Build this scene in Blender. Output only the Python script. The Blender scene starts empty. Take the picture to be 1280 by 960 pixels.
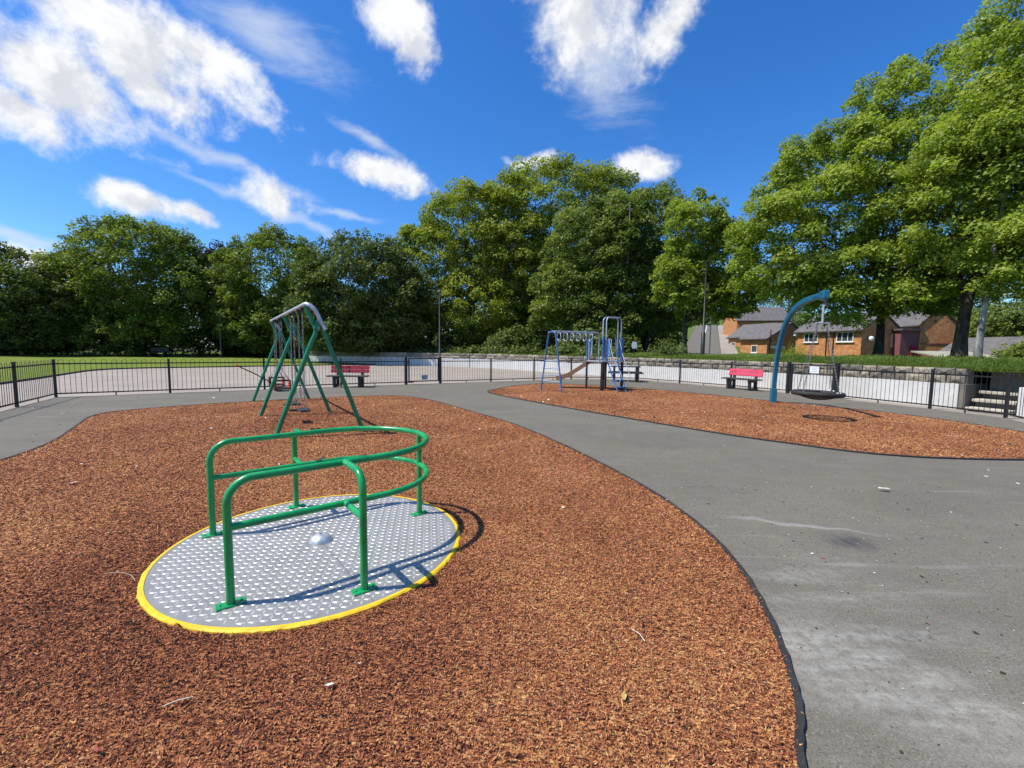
import bpy, math, random
import numpy as np
from mathutils import Matrix, Vector

S = bpy.context.scene
COL = S.collection
R = math.radians
rnd = random.Random(7)

# ------------------------------------------------------------------ camera
cam_data = bpy.data.cameras.new('camera')
cam = bpy.data.objects.new('camera', cam_data)
COL.objects.link(cam)
cam_data.sensor_width = 36.0
cam_data.lens = 535.0 / 1280.0 * 36.0
cam_data.clip_start = 0.05
cam_data.clip_end = 3000.0
cam.matrix_world = Matrix.Translation((0, 0, 1.55)) @ Matrix.Rotation(R(90 - 4.65), 4, 'X') @ Matrix.Rotation(R(0.61), 4, 'Z')
S.camera = cam

# ------------------------------------------------------------------ node helper
class NT:
    def __init__(self, tree):
        self.t = tree
        self.t.nodes.clear()
    def n(self, kind, **kw):
        nd = self.t.nodes.new(kind)
        for k, v in kw.items():
            setattr(nd, k, v)
        return nd
    def put(self, sock, val):
        if val is None:
            return
        if isinstance(val, bpy.types.NodeSocket):
            self.t.links.new(val, sock)
        elif isinstance(val, (int, float)):
            sock.default_value = val
        else:
            val = tuple(val)
            if len(val) == 3 and sock.type == 'RGBA':
                val = val + (1.0,)
            sock.default_value = val
    def math(self, op, a, b=None, c=None, clamp=False):
        nd = self.n('ShaderNodeMath', operation=op, use_clamp=clamp)
        self.put(nd.inputs[0], a); self.put(nd.inputs[1], b)
        if c is not None: self.put(nd.inputs[2], c)
        return nd.outputs[0]
    def vec(self, op, a, b=None):
        nd = self.n('ShaderNodeVectorMath', operation=op)
        self.put(nd.inputs[0], a)
        if b is not None:
            self.put(nd.inputs['Scale'] if op == 'SCALE' else nd.inputs[1], b)
        return nd.outputs['Value'] if op in ('DOT_PRODUCT', 'LENGTH', 'DISTANCE') else nd.outputs[0]
    def mix(self, f, a, b, blend='MIX'):
        nd = self.n('ShaderNodeMix', data_type='RGBA', blend_type=blend)
        self.put(nd.inputs[0], f); self.put(nd.inputs[6], a); self.put(nd.inputs[7], b)
        return nd.outputs[2]
    def noise(self, v, scale, detail=4.0, rough=0.55, dist=0.0):
        nd = self.n('ShaderNodeTexNoise')
        if v is not None: self.put(nd.inputs['Vector'], v)
        nd.inputs['Scale'].default_value = scale
        nd.inputs['Detail'].default_value = detail
        nd.inputs['Roughness'].default_value = rough
        nd.inputs['Distortion'].default_value = dist
        return nd.outputs['Fac']
    def voro(self, v, scale, feature='F1', out='Distance', rand=1.0):
        nd = self.n('ShaderNodeTexVoronoi', feature=feature)
        self.put(nd.inputs['Vector'], v)
        nd.inputs['Scale'].default_value = scale
        nd.inputs['Randomness'].default_value = rand
        return nd.outputs[out]
    def ramp(self, f, stops, interp='LINEAR'):
        nd = self.n('ShaderNodeValToRGB')
        cr = nd.color_ramp
        cr.interpolation = interp
        while len(cr.elements) < len(stops):
            cr.elements.new(0.5)
        for e, (p, c) in zip(cr.elements, stops):
            e.position = p
            e.color = (c, c, c, 1) if isinstance(c, (int, float)) else tuple(c) + (1,)
        self.put(nd.inputs[0], f)
        return nd.outputs[0]
    def maprange(self, f, a, b, c=0.0, d=1.0, smooth=True):
        nd = self.n('ShaderNodeMapRange', interpolation_type='SMOOTHSTEP' if smooth else 'LINEAR')
        self.put(nd.inputs[0], f)
        for i, v in enumerate((a, b, c, d)):
            nd.inputs[i + 1].default_value = v
        return nd.outputs[0]
    def mapping(self, v, loc=(0, 0, 0), rot=(0, 0, 0), scale=(1, 1, 1)):
        nd = self.n('ShaderNodeMapping')
        self.put(nd.inputs[0], v)
        nd.inputs[1].default_value = loc; nd.inputs[2].default_value = rot; nd.inputs[3].default_value = scale
        return nd.outputs[0]
    def objco(self):
        return self.n('ShaderNodeTexCoord').outputs['Object']
    def bump(self, h, strength=0.3, dist=0.01):
        nd = self.n('ShaderNodeBump')
        nd.inputs['Strength'].default_value = strength
        nd.inputs['Distance'].default_value = dist
        self.put(nd.inputs['Height'], h)
        return nd.outputs[0]

# ------------------------------------------------------------------ sky, sun, exposure
SUN = Vector((-0.60, -0.11, 1.0)).normalized()          # towards the sun
W = bpy.data.worlds.new('World')
S.world = W
W.use_nodes = True
CLOUDS = [
 ('c',(-0.667,0.643,0.376),(5.401,5.901,-0.518),(-7.385,0.655,-14.222)),
 ('c',(-0.577,0.702,0.417),(6.821,6.520,-1.526),(-10.321,1.203,-16.301)),
 ('c',(-0.503,0.723,0.473),(7.722,5.561,-0.288),(-13.595,4.476,-21.289)),
 ('c',(-0.703,0.632,0.326),(11.083,9.654,5.200),(-6.621,4.121,-22.283)),
 ('c',(-0.604,0.645,0.468),(4.238,2.838,1.562),(-8.013,4.943,-17.146)),
 ('c',(-0.207,0.787,0.581),(13.765,2.272,1.820),(-2.642,9.187,-13.386)),
 ('c',(-0.178,0.823,0.540),(11.856,12.812,-15.627),(-20.783,2.018,-9.918)),
 ('c',(0.114,0.809,0.577),(9.292,1.391,-3.788),(-6.400,6.478,-7.826)),
 ('c',(0.245,0.795,0.555),(13.6,-6.3,2.7),(14.2,7.2,-17.0)),
 ('c',(-0.267,0.897,0.351),(9.782,2.788,0.304),(-6.674,10.153,-31.003)),
 ('c',(-0.638,0.730,0.246),(10.596,9.788,-1.558),(-14.306,0.881,-39.776)),
 ('c',(-0.570,0.789,0.232),(20.226,14.063,1.856),(-13.541,7.212,-57.779)),
 ('c',(-0.461,0.841,0.282),(14.383,9.754,-5.587),(-12.041,0.849,-22.258)),
 ('c',(0.036,0.920,0.390),(18.957,-0.706,-0.105),(2.337,29.309,-69.277)),
 ('c',(0.253,0.894,0.371),(15.614,-3.335,-2.605),(1.716,14.277,-35.590)),
 ('c',(-0.740,0.660,0.130),(17.696,20.365,-2.656),(-12.292,-2.387,-57.757)),
 ('w',(-0.405,0.756,0.515),(6.071,2.775,0.704),(-7.923,6.457,-15.718)),
 ('w',(-0.512,0.795,0.325),(4.982,3.332,-0.294),(-24.700,8.614,-60.030)),
 ('w',(-0.464,0.846,0.262),(4.583,2.729,-0.687),(-25.844,7.091,-68.638)),
 ('w',(-0.286,0.869,0.403),(13.023,5.447,-2.521),(-34.961,18.483,-64.616)),
 ('w',(0.165,0.818,0.552),(5.6,1.2,-3.3),(-7.0,5.1,-5.8)),
 ('w',(-0.742,0.653,0.154),(7.017,7.820,0.648),(-16.041,1.429,-83.107)),
 ('w',(-0.347,0.899,0.268),(9.929,3.645,0.624),(-15.027,20.539,-88.500)),
]
# the same kind of fair-weather clouds go on round the rest of the sky
_r = random.Random(11)
for _i in range(13):
    az = R(70 + _i * 17 + _r.uniform(-6, 6)); el = R(_r.uniform(10, 50))
    c = Vector((math.sin(az) * math.cos(el), math.cos(az) * math.cos(el), math.sin(el)))
    a = Vector((math.cos(az), -math.sin(az), 0.25 * _r.uniform(-1, 1))).normalized()
    b = c.cross(a)
    k = _r.uniform(6, 14)
    CLOUDS.append(('c', tuple(c), tuple(a * k), tuple(b * k * 2.2)))

def build_world():
    w = NT(W.node_tree)
    tc = w.n('ShaderNodeTexCoord').outputs['Generated']
    wob = w.n('ShaderNodeTexNoise')
    w.put(wob.inputs['Vector'], tc)
    wob.inputs['Scale'].default_value = 9.0; wob.inputs['Detail'].default_value = 4.0
    d = w.vec('ADD', tc, w.vec('SCALE', w.vec('SUBTRACT', wob.outputs['Color'], (0.5, 0.5, 0.5)), 0.06))
    acc = {'c': None, 'w': None}
    for k, c, a, b in CLOUDS:
        cb = w.n('ShaderNodeCombineXYZ')
        w.put(cb.inputs[0], w.vec('DOT_PRODUCT', d, a)); w.put(cb.inputs[1], w.vec('DOT_PRODUCT', d, b))
        ln = w.vec('LENGTH', cb.outputs[0])
        acc[k] = ln if acc[k] is None else w.math('SMOOTH_MIN', acc[k], ln, 0.25)
    def puff(v):
        return w.noise(v, 11.0, 8.0, 0.63, 0.15)
    n1 = puff(tc)
    n2 = puff(w.vec('ADD', tc, tuple(SUN * 0.020 + Vector((0, 0, 0.016)))))
    n3 = w.noise(w.mapping(tc, rot=(0, 0, 0.6), scale=(2.0, 5.0, 9.0)), 3.0, 6.0, 0.65, 0.4)
    core = w.math('MULTIPLY_ADD', acc['c'], -0.95, 1.12)
    cu = w.math('ADD', core, w.math('MULTIPLY', w.math('SUBTRACT', n1, 0.5), 2.6))
    wi = w.math('ADD', w.math('SUBTRACT', 1.0, acc['w']), w.math('MULTIPLY', w.math('SUBTRACT', n3, 0.5), 1.5))
    sky = w.n('ShaderNodeTexSky', sky_type='NISHITA')
    sky.sun_disc = False
    sky.sun_elevation = math.asin(SUN.z)
    sky.sun_rotation = math.atan2(SUN.x, SUN.y)
    sky.air_density = 1.0; sky.dust_density = 0.5; sky.ozone_density = 2.5
    hs = w.n('ShaderNodeHueSaturation')
    hs.inputs['Saturation'].default_value = SKY_SAT; hs.inputs['Value'].default_value = 1.0
    w.put(hs.inputs['Color'], sky.outputs[0])
    skyc = w.mix(1.0, hs.outputs[0], SKY_TINT, 'MULTIPLY')
    dens = w.math('POWER', w.maprange(cu, -0.08, 0.80), 1.0)
    wisp = w.maprange(wi, -0.15, 1.1, 0.0, 0.66)
    # sunlit tops and greyer undersides: more cloud towards the sun means more shade
    lit = w.maprange(w.math('ADD', w.math('MULTIPLY', w.math('SUBTRACT', n2, n1), 3.2), w.math('MULTIPLY', cu, 0.22)), -0.20, 0.62, 1.0, 0.0)
    ccol = w.mix(lit, CLOUD_LOW, CLOUD_HIGH)
    sep = w.n('ShaderNodeSeparateXYZ'); w.put(sep.inputs[0], tc)
    up = w.maprange(sep.outputs[2], 0.0, 0.06)
    col = w.mix(w.math('MULTIPLY', wisp, up), skyc, CLOUD_WISP)
    col = w.mix(w.math('MULTIPLY', w.math('MULTIPLY', dens, 0.98), up), col, ccol)
    bg = w.n('ShaderNodeBackground')
    w.put(bg.inputs[0], col)
    bg.inputs[1].default_value = 0.10
    w.put(w.n('ShaderNodeOutputWorld').inputs[0], bg.outputs[0])
    W.cycles.sampling_method = 'MANUAL'
    W.cycles.sample_map_resolution = 256
SKY_SAT = 1.32
SKY_TINT = (0.78, 1.02, 1.30)
CLOUD_LOW = (5.0, 5.2, 5.6); CLOUD_HIGH = (6.9, 6.95, 7.0); CLOUD_WISP = (5.0, 5.5, 6.3)
build_world()

sd = bpy.data.lights.new('sun', 'SUN')
sd.energy = 4.3
sd.angle = R(0.53)
sd.color = (1.0, 0.935, 0.83)
sun = bpy.data.objects.new('sun', sd)
COL.objects.link(sun)
sun.rotation_euler = SUN.to_track_quat('Z', 'Y').to_euler()
sun.location = (-20, -4, 40)

vs = S.view_settings
vs.view_transform = 'Standard'; vs.look = 'None'; vs.exposure = 0.55; vs.gamma = 1.0; vs.use_curve_mapping = False
S.render.engine = 'CYCLES'
S.cycles.max_bounces = 6; S.cycles.diffuse_bounces = 3; S.cycles.glossy_bounces = 3; S.cycles.transmission_bounces = 4

# ------------------------------------------------------------------ materials
def newmat(name):
    m = bpy.data.materials.new(name)
    m.use_nodes = True
    q = NT(m.node_tree)
    out = q.n('ShaderNodeOutputMaterial')
    return m, q, out
def princ(q, out, col, rough=0.6, metal=0.0, normal=None, spec=None, coat=0.0):
    b = q.n('ShaderNodeBsdfPrincipled')
    q.put(b.inputs['Base Color'], col); q.put(b.inputs['Roughness'], rough); q.put(b.inputs['Metallic'], metal)
    if normal is not None: q.put(b.inputs['Normal'], normal)
    if spec is not None: q.put(b.inputs['Specular IOR Level'], spec)
    if coat: b.inputs['Coat Weight'].default_value = coat; b.inputs['Coat Roughness'].default_value = 0.15
    q.put(out.inputs[0], b.outputs[0])
    return b
def mul(c, k): return tuple(min(1.0, x * k) for x in c)
def simple(name, col, rough=0.5, metal=0.0, var=0.15, scale=6.0, bump=0.0, bscale=60.0, coat=0.0, spec=None, bdist=0.004):
    m, q, out = newmat(name)
    co = q.objco()
    n = q.noise(co, scale, 5.0, 0.6)
    c = q.mix(q.maprange(n, 0.3, 0.7), mul(col, 1 - var), mul(col, 1 + var))
    nm = q.bump(q.noise(co, bscale, 4.0, 0.6), bump, bdist) if bump else None
    rr = q.maprange(q.noise(co, scale * 2.3, 3.0), 0.3, 0.7, max(0.02, rough - 0.07), rough + 0.08)
    princ(q, out, c, rr, metal, nm, spec, coat)
    return m

M = {}
# powder-coated and galvanised metals
M['green'] = simple('green_paint', (0.006, 0.270, 0.072), 0.30, 0, 0.22, 7, 0.06, 30, coat=0.15)
M['dkgreen'] = simple('dark_green_paint', (0.006, 0.20, 0.085), 0.38, 0, 0.22, 5)
M['galv'] = simple('galvanised_steel', (0.50, 0.53, 0.55), 0.45, 0.55, 0.2, 14)
M['chain'] = simple('chain_steel', (0.22, 0.22, 0.22), 0.5, 0.7, 0.3, 30)
M['blue'] = simple('blue_paint', (0.035, 0.13, 0.34), 0.4, 0, 0.2, 5)
M['paleblue'] = simple('pale_blue_grey_rail', (0.33, 0.40, 0.48), 0.45, 0.2, 0.15, 8)
M['teal'] = simple('petrol_blue_paint', (0.012, 0.125, 0.21), 0.4, 0, 0.12, 4)
M['black'] = simple('black_powder_coat', (0.012, 0.012, 0.013), 0.45, 0, 0.2, 8)
M['darkpost'] = simple('dark_brown_post', (0.028, 0.022, 0.02), 0.6, 0, 0.3, 8)
M['rubber'] = simple('black_rubber', (0.018, 0.018, 0.018), 0.75, 0, 0.3, 9, 0.3, 60)
M['plastic'] = simple('dark_recycled_plastic', (0.022, 0.020, 0.020), 0.6, 0, 0.25, 9, 0.2, 50)
M['redboard'] = simple('deep_red_board', (0.33, 0.016, 0.035), 0.55, 0, 0.12, 6, 0.15, 40)
M['pinkboard'] = simple('faded_pink_red_board', (0.58, 0.055, 0.10), 0.5, 0, 0.10, 6, 0.15, 40)
M['orange'] = simple('orange_red_plastic', (0.60, 0.09, 0.035), 0.45, 0, 0.15, 8)
M['slide'] = simple('tan_slide_skin', (0.30, 0.17, 0.09), 0.4, 0.1, 0.12, 4)
M['white'] = simple('white_sign_face', (0.72, 0.74, 0.74), 0.5, 0, 0.06, 8)
M['greybox'] = simple('grey_steel_plate', (0.28, 0.33, 0.40), 0.45, 0.2, 0.12, 8)
M['iron'] = simple('dark_cast_iron', (0.03, 0.03, 0.03), 0.5, 0.3, 0.3, 8)
M['polegrey'] = simple('grey_lamp_column', (0.13, 0.13, 0.13), 0.5, 0.3, 0.2, 5)
M['wood'] = simple('weathered_pole_wood', (0.22, 0.17, 0.13), 0.8, 0, 0.25, 5, 0.3, 30)
M['glass'] = simple('window_glass', (0.05, 0.06, 0.07), 0.06, 0, 0.2, 1.0, spec=0.8)
M['frame'] = simple('white_window_frame', (0.75, 0.75, 0.74), 0.45, 0, 0.05, 5)
M['slate'] = simple('grey_roof_tiles', (0.115, 0.105, 0.10), 0.75, 0, 0.25, 2.5, 0.5, 12, bdist=0.03)
M['garageroof'] = simple('pale_mineral_roofing', (0.30, 0.30, 0.22), 0.85, 0, 0.15, 2.0)
M['render'] = simple('cream_wall_render', (0.55, 0.52, 0.46), 0.85, 0, 0.12, 1.0)
M['maroon'] = simple('maroon_boarding', (0.20, 0.075, 0.075), 0.7, 0, 0.15, 3.0)
M['twig'] = simple('bleached_twig', (0.55, 0.48, 0.36), 0.8, 0, 0.2, 30)
M['paper'] = simple('pale_paper', (0.66, 0.63, 0.55), 0.8, 0, 0.15, 30)
M['pinkbit'] = simple('pink_plastic', (0.55, 0.24, 0.21), 0.5, 0, 0.1, 30)
M['redbit'] = simple('red_rubber', (0.25, 0.05, 0.03), 0.7, 0, 0.2, 30)
M['yellowleaf'] = simple('dry_yellow_leaf', (0.50, 0.36, 0.10), 0.7, 0, 0.2, 40)

def m_alu():
    m, q, out = newmat('aluminium_tread_plate')
    co = q.objco()
    n = q.noise(co, 4.0, 6.0, 0.65)
    c = q.mix(q.maprange(n, 0.3, 0.7), (0.25, 0.247, 0.232), (0.32, 0.316, 0.30))
    n2 = q.noise(q.mapping(co, scale=(3, 90, 1), rot=(0, 0, 0.7)), 3.0, 4.0, 0.6)
    c = q.mix(q.math('MULTIPLY', q.maprange(q.noise(co, 13.0, 6.0, 0.7), 0.55, 0.75), 0.35), c, (0.30, 0.28, 0.26))
    princ(q, out, c, q.maprange(n2, 0.2, 0.8, 0.36, 0.52), 0.35, q.bump(q.noise(co, 260, 3, 0.6), 0.12, 0.001))
    return m
M['alu'] = m_alu()
def m_lozenge():
    m, q, out = newmat('polished_tread_bar')
    co = q.objco()
    c = q.mix(q.maprange(q.noise(co, 9.0, 4.0), 0.3, 0.7), (0.40, 0.40, 0.385), (0.50, 0.50, 0.485))
    princ(q, out, c, q.maprange(q.noise(co, 20.0, 3.0), 0.3, 0.7, 0.34, 0.5), 0.3)
    return m
M['lozenge'] = m_lozenge()
def m_yellow():
    m, q, out = newmat('yellow_painted_rim')
    co = q.objco()
    n = q.noise(co, 14.0, 7.0, 0.7)
    c = q.mix(q.maprange(n, 0.3, 0.7), (0.66, 0.40, 0.004), (0.78, 0.53, 0.010))
    c = q.mix(q.math('MULTIPLY', q.maprange(q.noise(co, 45.0, 5.0, 0.7), 0.60, 0.72), 0.7), c, (0.30, 0.20, 0.06))
    princ(q, out, c, 0.6, 0, q.bump(n, 0.4, 0.004))
    return m
M['yellow'] = m_yellow()

MUL = [(0.0, (0.028, 0.012, 0.009)), (0.16, (0.115, 0.040, 0.023)), (0.36, (0.255, 0.082, 0.040)), (0.58, (0.390, 0.142, 0.060)), (0.80, (0.500, 0.225, 0.084)), (1.0, (0.60, 0.37, 0.16))]
def dark_patch_mask(q, co):
    """noisy-edged patches of darker surfacing around the boarding side of the roundabout and under the swings"""
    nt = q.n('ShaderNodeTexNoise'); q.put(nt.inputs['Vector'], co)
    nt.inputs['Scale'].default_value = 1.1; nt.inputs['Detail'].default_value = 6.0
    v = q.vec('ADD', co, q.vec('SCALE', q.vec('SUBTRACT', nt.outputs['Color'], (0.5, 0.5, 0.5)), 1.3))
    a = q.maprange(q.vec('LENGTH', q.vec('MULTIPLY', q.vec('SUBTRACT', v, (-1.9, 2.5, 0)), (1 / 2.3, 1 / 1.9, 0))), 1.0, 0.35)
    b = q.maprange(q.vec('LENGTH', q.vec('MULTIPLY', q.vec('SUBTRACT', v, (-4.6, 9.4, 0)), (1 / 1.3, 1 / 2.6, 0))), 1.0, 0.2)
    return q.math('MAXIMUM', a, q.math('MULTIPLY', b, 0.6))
def m_mulch():
    m, q, out = newmat('rubber_mulch_mat')
    co = q.objco()
    warp = q.vec('ADD', co, q.vec('SCALE', q.n('ShaderNodeTexNoise').outputs['Color'], 0.0))
    a = q.voro(q.mapping(co, rot=(0, 0, 0.5), scale=(1, 2.6, 1)), 42.0, out='Color')
    b = q.voro(q.mapping(co, rot=(0, 0, 2.0), scale=(1, 2.6, 1)), 34.0, out='Color')
    sa = q.n('ShaderNodeSeparateColor'); q.put(sa.inputs[0], a)
    sb = q.n('ShaderNodeSeparateColor'); q.put(sb.inputs[0], b)
    pick = q.maprange(q.noise(co, 30.0, 3.0), 0.42, 0.58)
    f = q.math('ADD', q.math('MULTIPLY', sa.outputs[0], q.math('SUBTRACT', 1.0, pick)), q.math('MULTIPLY', sb.outputs[1], pick))
    big = q.noise(co, 0.55, 6.0, 0.65)
    f = q.math('ADD', q.math('MULTIPLY_ADD', f, 1.15, -0.12), q.math('MULTIPLY', q.math('SUBTRACT', big, 0.46), 0.75))
    f = q.math('SUBTRACT', f, q.math('MULTIPLY', dark_patch_mask(q, co), 0.17))
    c = q.ramp(f, MUL)
    princ(q, out, c, 0.9, 0, q.bump(q.math('ADD', q.noise(co, 75.0, 4.0, 0.65), q.math('MULTIPLY', f, 0.5)), 1.0, 0.02), spec=0.15)
    return m
M['mulch'] = m_mulch()
def m_chip():
    m, q, out = newmat('rubber_chip')
    at = q.n('ShaderNodeAttribute'); at.attribute_name = 'tint'
    co = q.objco()
    big = q.noise(co, 0.55, 6.0, 0.65)
    f = q.math('ADD', at.outputs['Fac'], q.math('MULTIPLY', q.math('SUBTRACT', big, 0.5), 0.75))
    f = q.math('SUBTRACT', f, q.math('MULTIPLY', dark_patch_mask(q, co), 0.17))
    c = q.ramp(f, MUL)
    princ(q, out, c, 0.75, 0, spec=0.25)
    return m
M['chip'] = m_chip()

def m_asphalt():
    m, q, out = newmat('worn_asphalt')
    co = q.objco()
    n1 = q.noise(q.mapping(co, rot=(0, 0, 0.75), scale=(0.7, 1.6, 1)), 0.55, 7.0, 0.65, 0.8)
    n2 = q.noise(co, 2.2, 7.0, 0.65)
    n3 = q.noise(co, 95.0, 3.0, 0.7)
    c = q.mix(q.maprange(n1, 0.3, 0.7), (0.128, 0.115, 0.084), (0.268, 0.243, 0.178))
    c = q.mix(q.math('MULTIPLY', q.maprange(n2, 0.45, 0.75), 0.45), c, (0.30, 0.283, 0.240))
    n5 = q.noise(co, 5.5, 8.0, 0.7, 0.5)
    c = q.mix(q.math('MULTIPLY', q.maprange(n5, 0.50, 0.68), 0.45), c, (0.115, 0.104, 0.080))
    c = q.mix(q.math('MULTIPLY', q.maprange(n5, 0.44, 0.30), 0.35), c, (0.33, 0.305, 0.24))
    n4 = q.noise(co, 30.0, 6.0, 0.8)
    c = q.mix(q.math('MULTIPLY', q.maprange(n4, 0.50, 0.66), 0.75), c, (0.085, 0.077, 0.060))
    c = q.mix(q.math('MULTIPLY', q.maprange(n4, 0.47, 0.33), 0.60), c, (0.40, 0.37, 0.30))
    # aggregate grain
    c = q.mix(q.math('MULTIPLY', q.maprange(n3, 0.35, 0.65), 0.55), (0.115, 0.106, 0.088), c)
    g1 = q.voro(co, 210.0, out='Color')
    sg = q.n('ShaderNodeSeparateColor'); q.put(sg.inputs[0], g1)
    c = q.mix(q.math('MULTIPLY', q.maprange(sg.outputs[0], 0.90, 0.97), 0.4), c, (0.30, 0.295, 0.28))
    c = q.mix(q.math('MULTIPLY', q.maprange(sg.outputs[1], 0.88, 0.95), 0.6), c, (0.04, 0.04, 0.042))
    # pale dust trodden out of the mulch beside its edge, and scuffs
    sep = q.n('ShaderNodeSeparateXYZ'); q.put(sep.inputs[0], co)
    def spot(cx, cy, rx, ry, rot, warp=0.5, wsc=2.5):
        mp = q.mapping(co, loc=(0, 0, 0))
        v = q.vec('SUBTRACT', co, (cx, cy, 0))
        nt = q.n('ShaderNodeTexNoise'); q.put(nt.inputs['Vector'], co)
        nt.inputs['Scale'].default_value = wsc; nt.inputs['Detail'].default_value = 6.0
        v = q.vec('ADD', v, q.vec('SCALE', q.vec('SUBTRACT', nt.outputs['Color'], (0.5, 0.5, 0.5)), warp))
        v = q.mapping(v, rot=(0, 0, -rot))
        v = q.vec('MULTIPLY', v, (1 / rx, 1 / ry, 0))
        return q.maprange(q.vec('LENGTH', v), 1.0, 0.15)
    streak = q.maprange(q.noise(q.mapping(co, rot=(0, 0, -0.45), scale=(0.5, 3.2, 1)), 1.6, 7.0, 0.65), 0.42, 0.68)
    fine = q.maprange(q.noise(co, 16.0, 8.0, 0.75), 0.36, 0.60)
    pale = q.math('MULTIPLY', spot(1.75, 1.95, 1.1, 0.50, 2.3, 0.5), q.math('ADD', q.math('MULTIPLY', streak, 0.6), 0.3))
    pale = q.math('MULTIPLY', pale, q.math('MULTIPLY_ADD', fine, 0.75, 0.25))
    c = q.mix(q.math('MULTIPLY', pale, 0.85), c, (0.42, 0.41, 0.37))
    pale2 = q.math('MULTIPLY', q.math('MULTIPLY', spot(2.1, 2.6, 1.0, 0.7, 2.0, 0.8), streak), fine)
    c = q.mix(q.math('MULTIPLY', pale2, 0.5), c, (0.33, 0.33, 0.31))
    pale3 = q.math('MULTIPLY', spot(2.6, 3.75, 0.9, 0.06, -0.30, 0.30, 3.0), 0.45)
    c = q.mix(pale3, c, (0.33, 0.33, 0.315))
    sc = q.maprange(q.noise(q.mapping(co, rot=(0, 0, 0.5), scale=(0.35, 4.0, 1)), 1.3, 6.0, 0.6), 0.60, 0.74)
    c = q.mix(q.math('MULTIPLY', sc, 0.45), c, (0.28, 0.28, 0.265))
    dk = q.maprange(q.noise(q.mapping(co, rot=(0, 0, 0.35), scale=(0.5, 2.6, 1)), 1.1, 6.0, 0.62), 0.60, 0.76)
    c = q.mix(q.math('MULTIPLY', dk, 0.45), c, (0.075, 0.075, 0.075))
    c = q.mix(q.math('MULTIPLY', q.math('MULTIPLY', spot(2.80, 3.40, 0.26, 0.20, 0.3, 0.30, 9.0), q.math('MULTIPLY_ADD', fine, -0.5, 1.0)), 0.9), c, (0.040, 0.040, 0.048))
    princ(q, out, c, 0.88, 0, q.bump(q.math('ADD', n3, q.math('MULTIPLY', n2, 0.4)), 0.5, 0.004), spec=0.25)
    return m
M['asphalt'] = m_asphalt()
M['court'] = simple('pale_pinkish_tarmac', (0.285, 0.245, 0.205), 0.9, 0, 0.10, 0.5, 0.3, 70)

def m_grass(name, a, b, c2, sc=1.0):
    m, q, out = newmat(name)
    co = q.objco()
    n1 = q.noise(co, 0.35 * sc, 6.0, 0.65); n2 = q.noise(co, 14.0 * sc, 5.0, 0.7)
    c = q.mix(q.maprange(n1, 0.3, 0.7), a, b)
    c = q.mix(q.math('MULTIPLY', q.maprange(n2, 0.35, 0.75), 0.6), c, c2)
    princ(q, out, c, 0.85, 0, q.bump(n2, 1.0, 0.06), spec=0.2)
    return m
M['lawn'] = m_grass('mown_grass', (0.090, 0.145, 0.012), (0.150, 0.205, 0.018), (0.22, 0.245, 0.042))
M['bank'] = m_grass('rough_bank_grass', (0.055, 0.105, 0.012), (0.095, 0.150, 0.020), (0.17, 0.19, 0.045), 1.5)
M['earth'] = m_grass('woodland_floor', (0.030, 0.040, 0.012), (0.050, 0.055, 0.020), (0.07, 0.07, 0.03))  # dark brown-green ground, mottled by noise
M['blade'] = None

def m_leaf(name, dark, mid, light, trans=0.35, rough=0.52):
    m, q, out = newmat(name)
    at = q.n('ShaderNodeAttribute'); at.attribute_name = 'tint'
    c = q.ramp(at.outputs['Fac'], [(0.0, dark), (0.5, mid), (1.0, light)])
    b = q.n('ShaderNodeBsdfPrincipled')
    q.put(b.inputs['Base Color'], c); b.inputs['Roughness'].default_value = rough
    b.inputs['Specular IOR Level'].default_value = 0.30
    t = q.n('ShaderNodeBsdfTranslucent')
    q.put(t.inputs[0], q.mix(1.0, c, (1.35, 1.45, 0.55), 'MULTIPLY'))
    ms = q.n('ShaderNodeMixShader'); ms.inputs[0].default_value = trans
    q.put(ms.inputs[1], b.outputs[0]); q.put(ms.inputs[2], t.outputs[0])
    q.put(out.inputs[0], ms.outputs[0])
    return m
M['leaf_maple'] = m_leaf('maple_leaf', (0.105, 0.150, 0.016), (0.225, 0.300, 0.032), (0.370, 0.420, 0.075), 0.42)
M['leaf_mid'] = m_leaf('mid_green_leaf', (0.066, 0.104, 0.018), (0.138, 0.190, 0.030), (0.245, 0.282, 0.060), 0.38)
M['leaf_dark'] = m_leaf('dark_green_leaf', (0.044, 0.072, 0.016), (0.092, 0.130, 0.026), (0.180, 0.208, 0.052), 0.30)
M['leaf_lime'] = m_leaf('yellow_green_leaf', (0.105, 0.146, 0.016), (0.215, 0.265, 0.030), (0.345, 0.370, 0.062), 0.40)
M['leaf_copper'] = m_leaf('copper_leaf', (0.014, 0.009, 0.012), (0.030, 0.018, 0.022), (0.055, 0.036, 0.036), 0.2)
M['blade'] = m_leaf('grass_blade', (0.050, 0.100, 0.010), (0.105, 0.170, 0.020), (0.23, 0.24, 0.07), 0.35)

def m_bark(name, a, b, sc):
    m, q, out = newmat(name)
    co = q.objco()
    n = q.noise(q.mapping(co, scale=(sc, sc, sc * 0.35)), 3.0, 7.0, 0.65, 0.4)
    c = q.mix(q.maprange(n, 0.35, 0.65), a, b)
    princ(q, out, c, 0.9, 0, q.bump(n, 0.7, 0.04), spec=0.15)
    return m
M['bark'] = m_bark('dark_bark', (0.035, 0.028, 0.022), (0.085, 0.070, 0.055), 2.5)
M['palebark'] = m_bark('pale_mottled_bark', (0.11, 0.11, 0.105), (0.40, 0.40, 0.39), 0.9)

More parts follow.
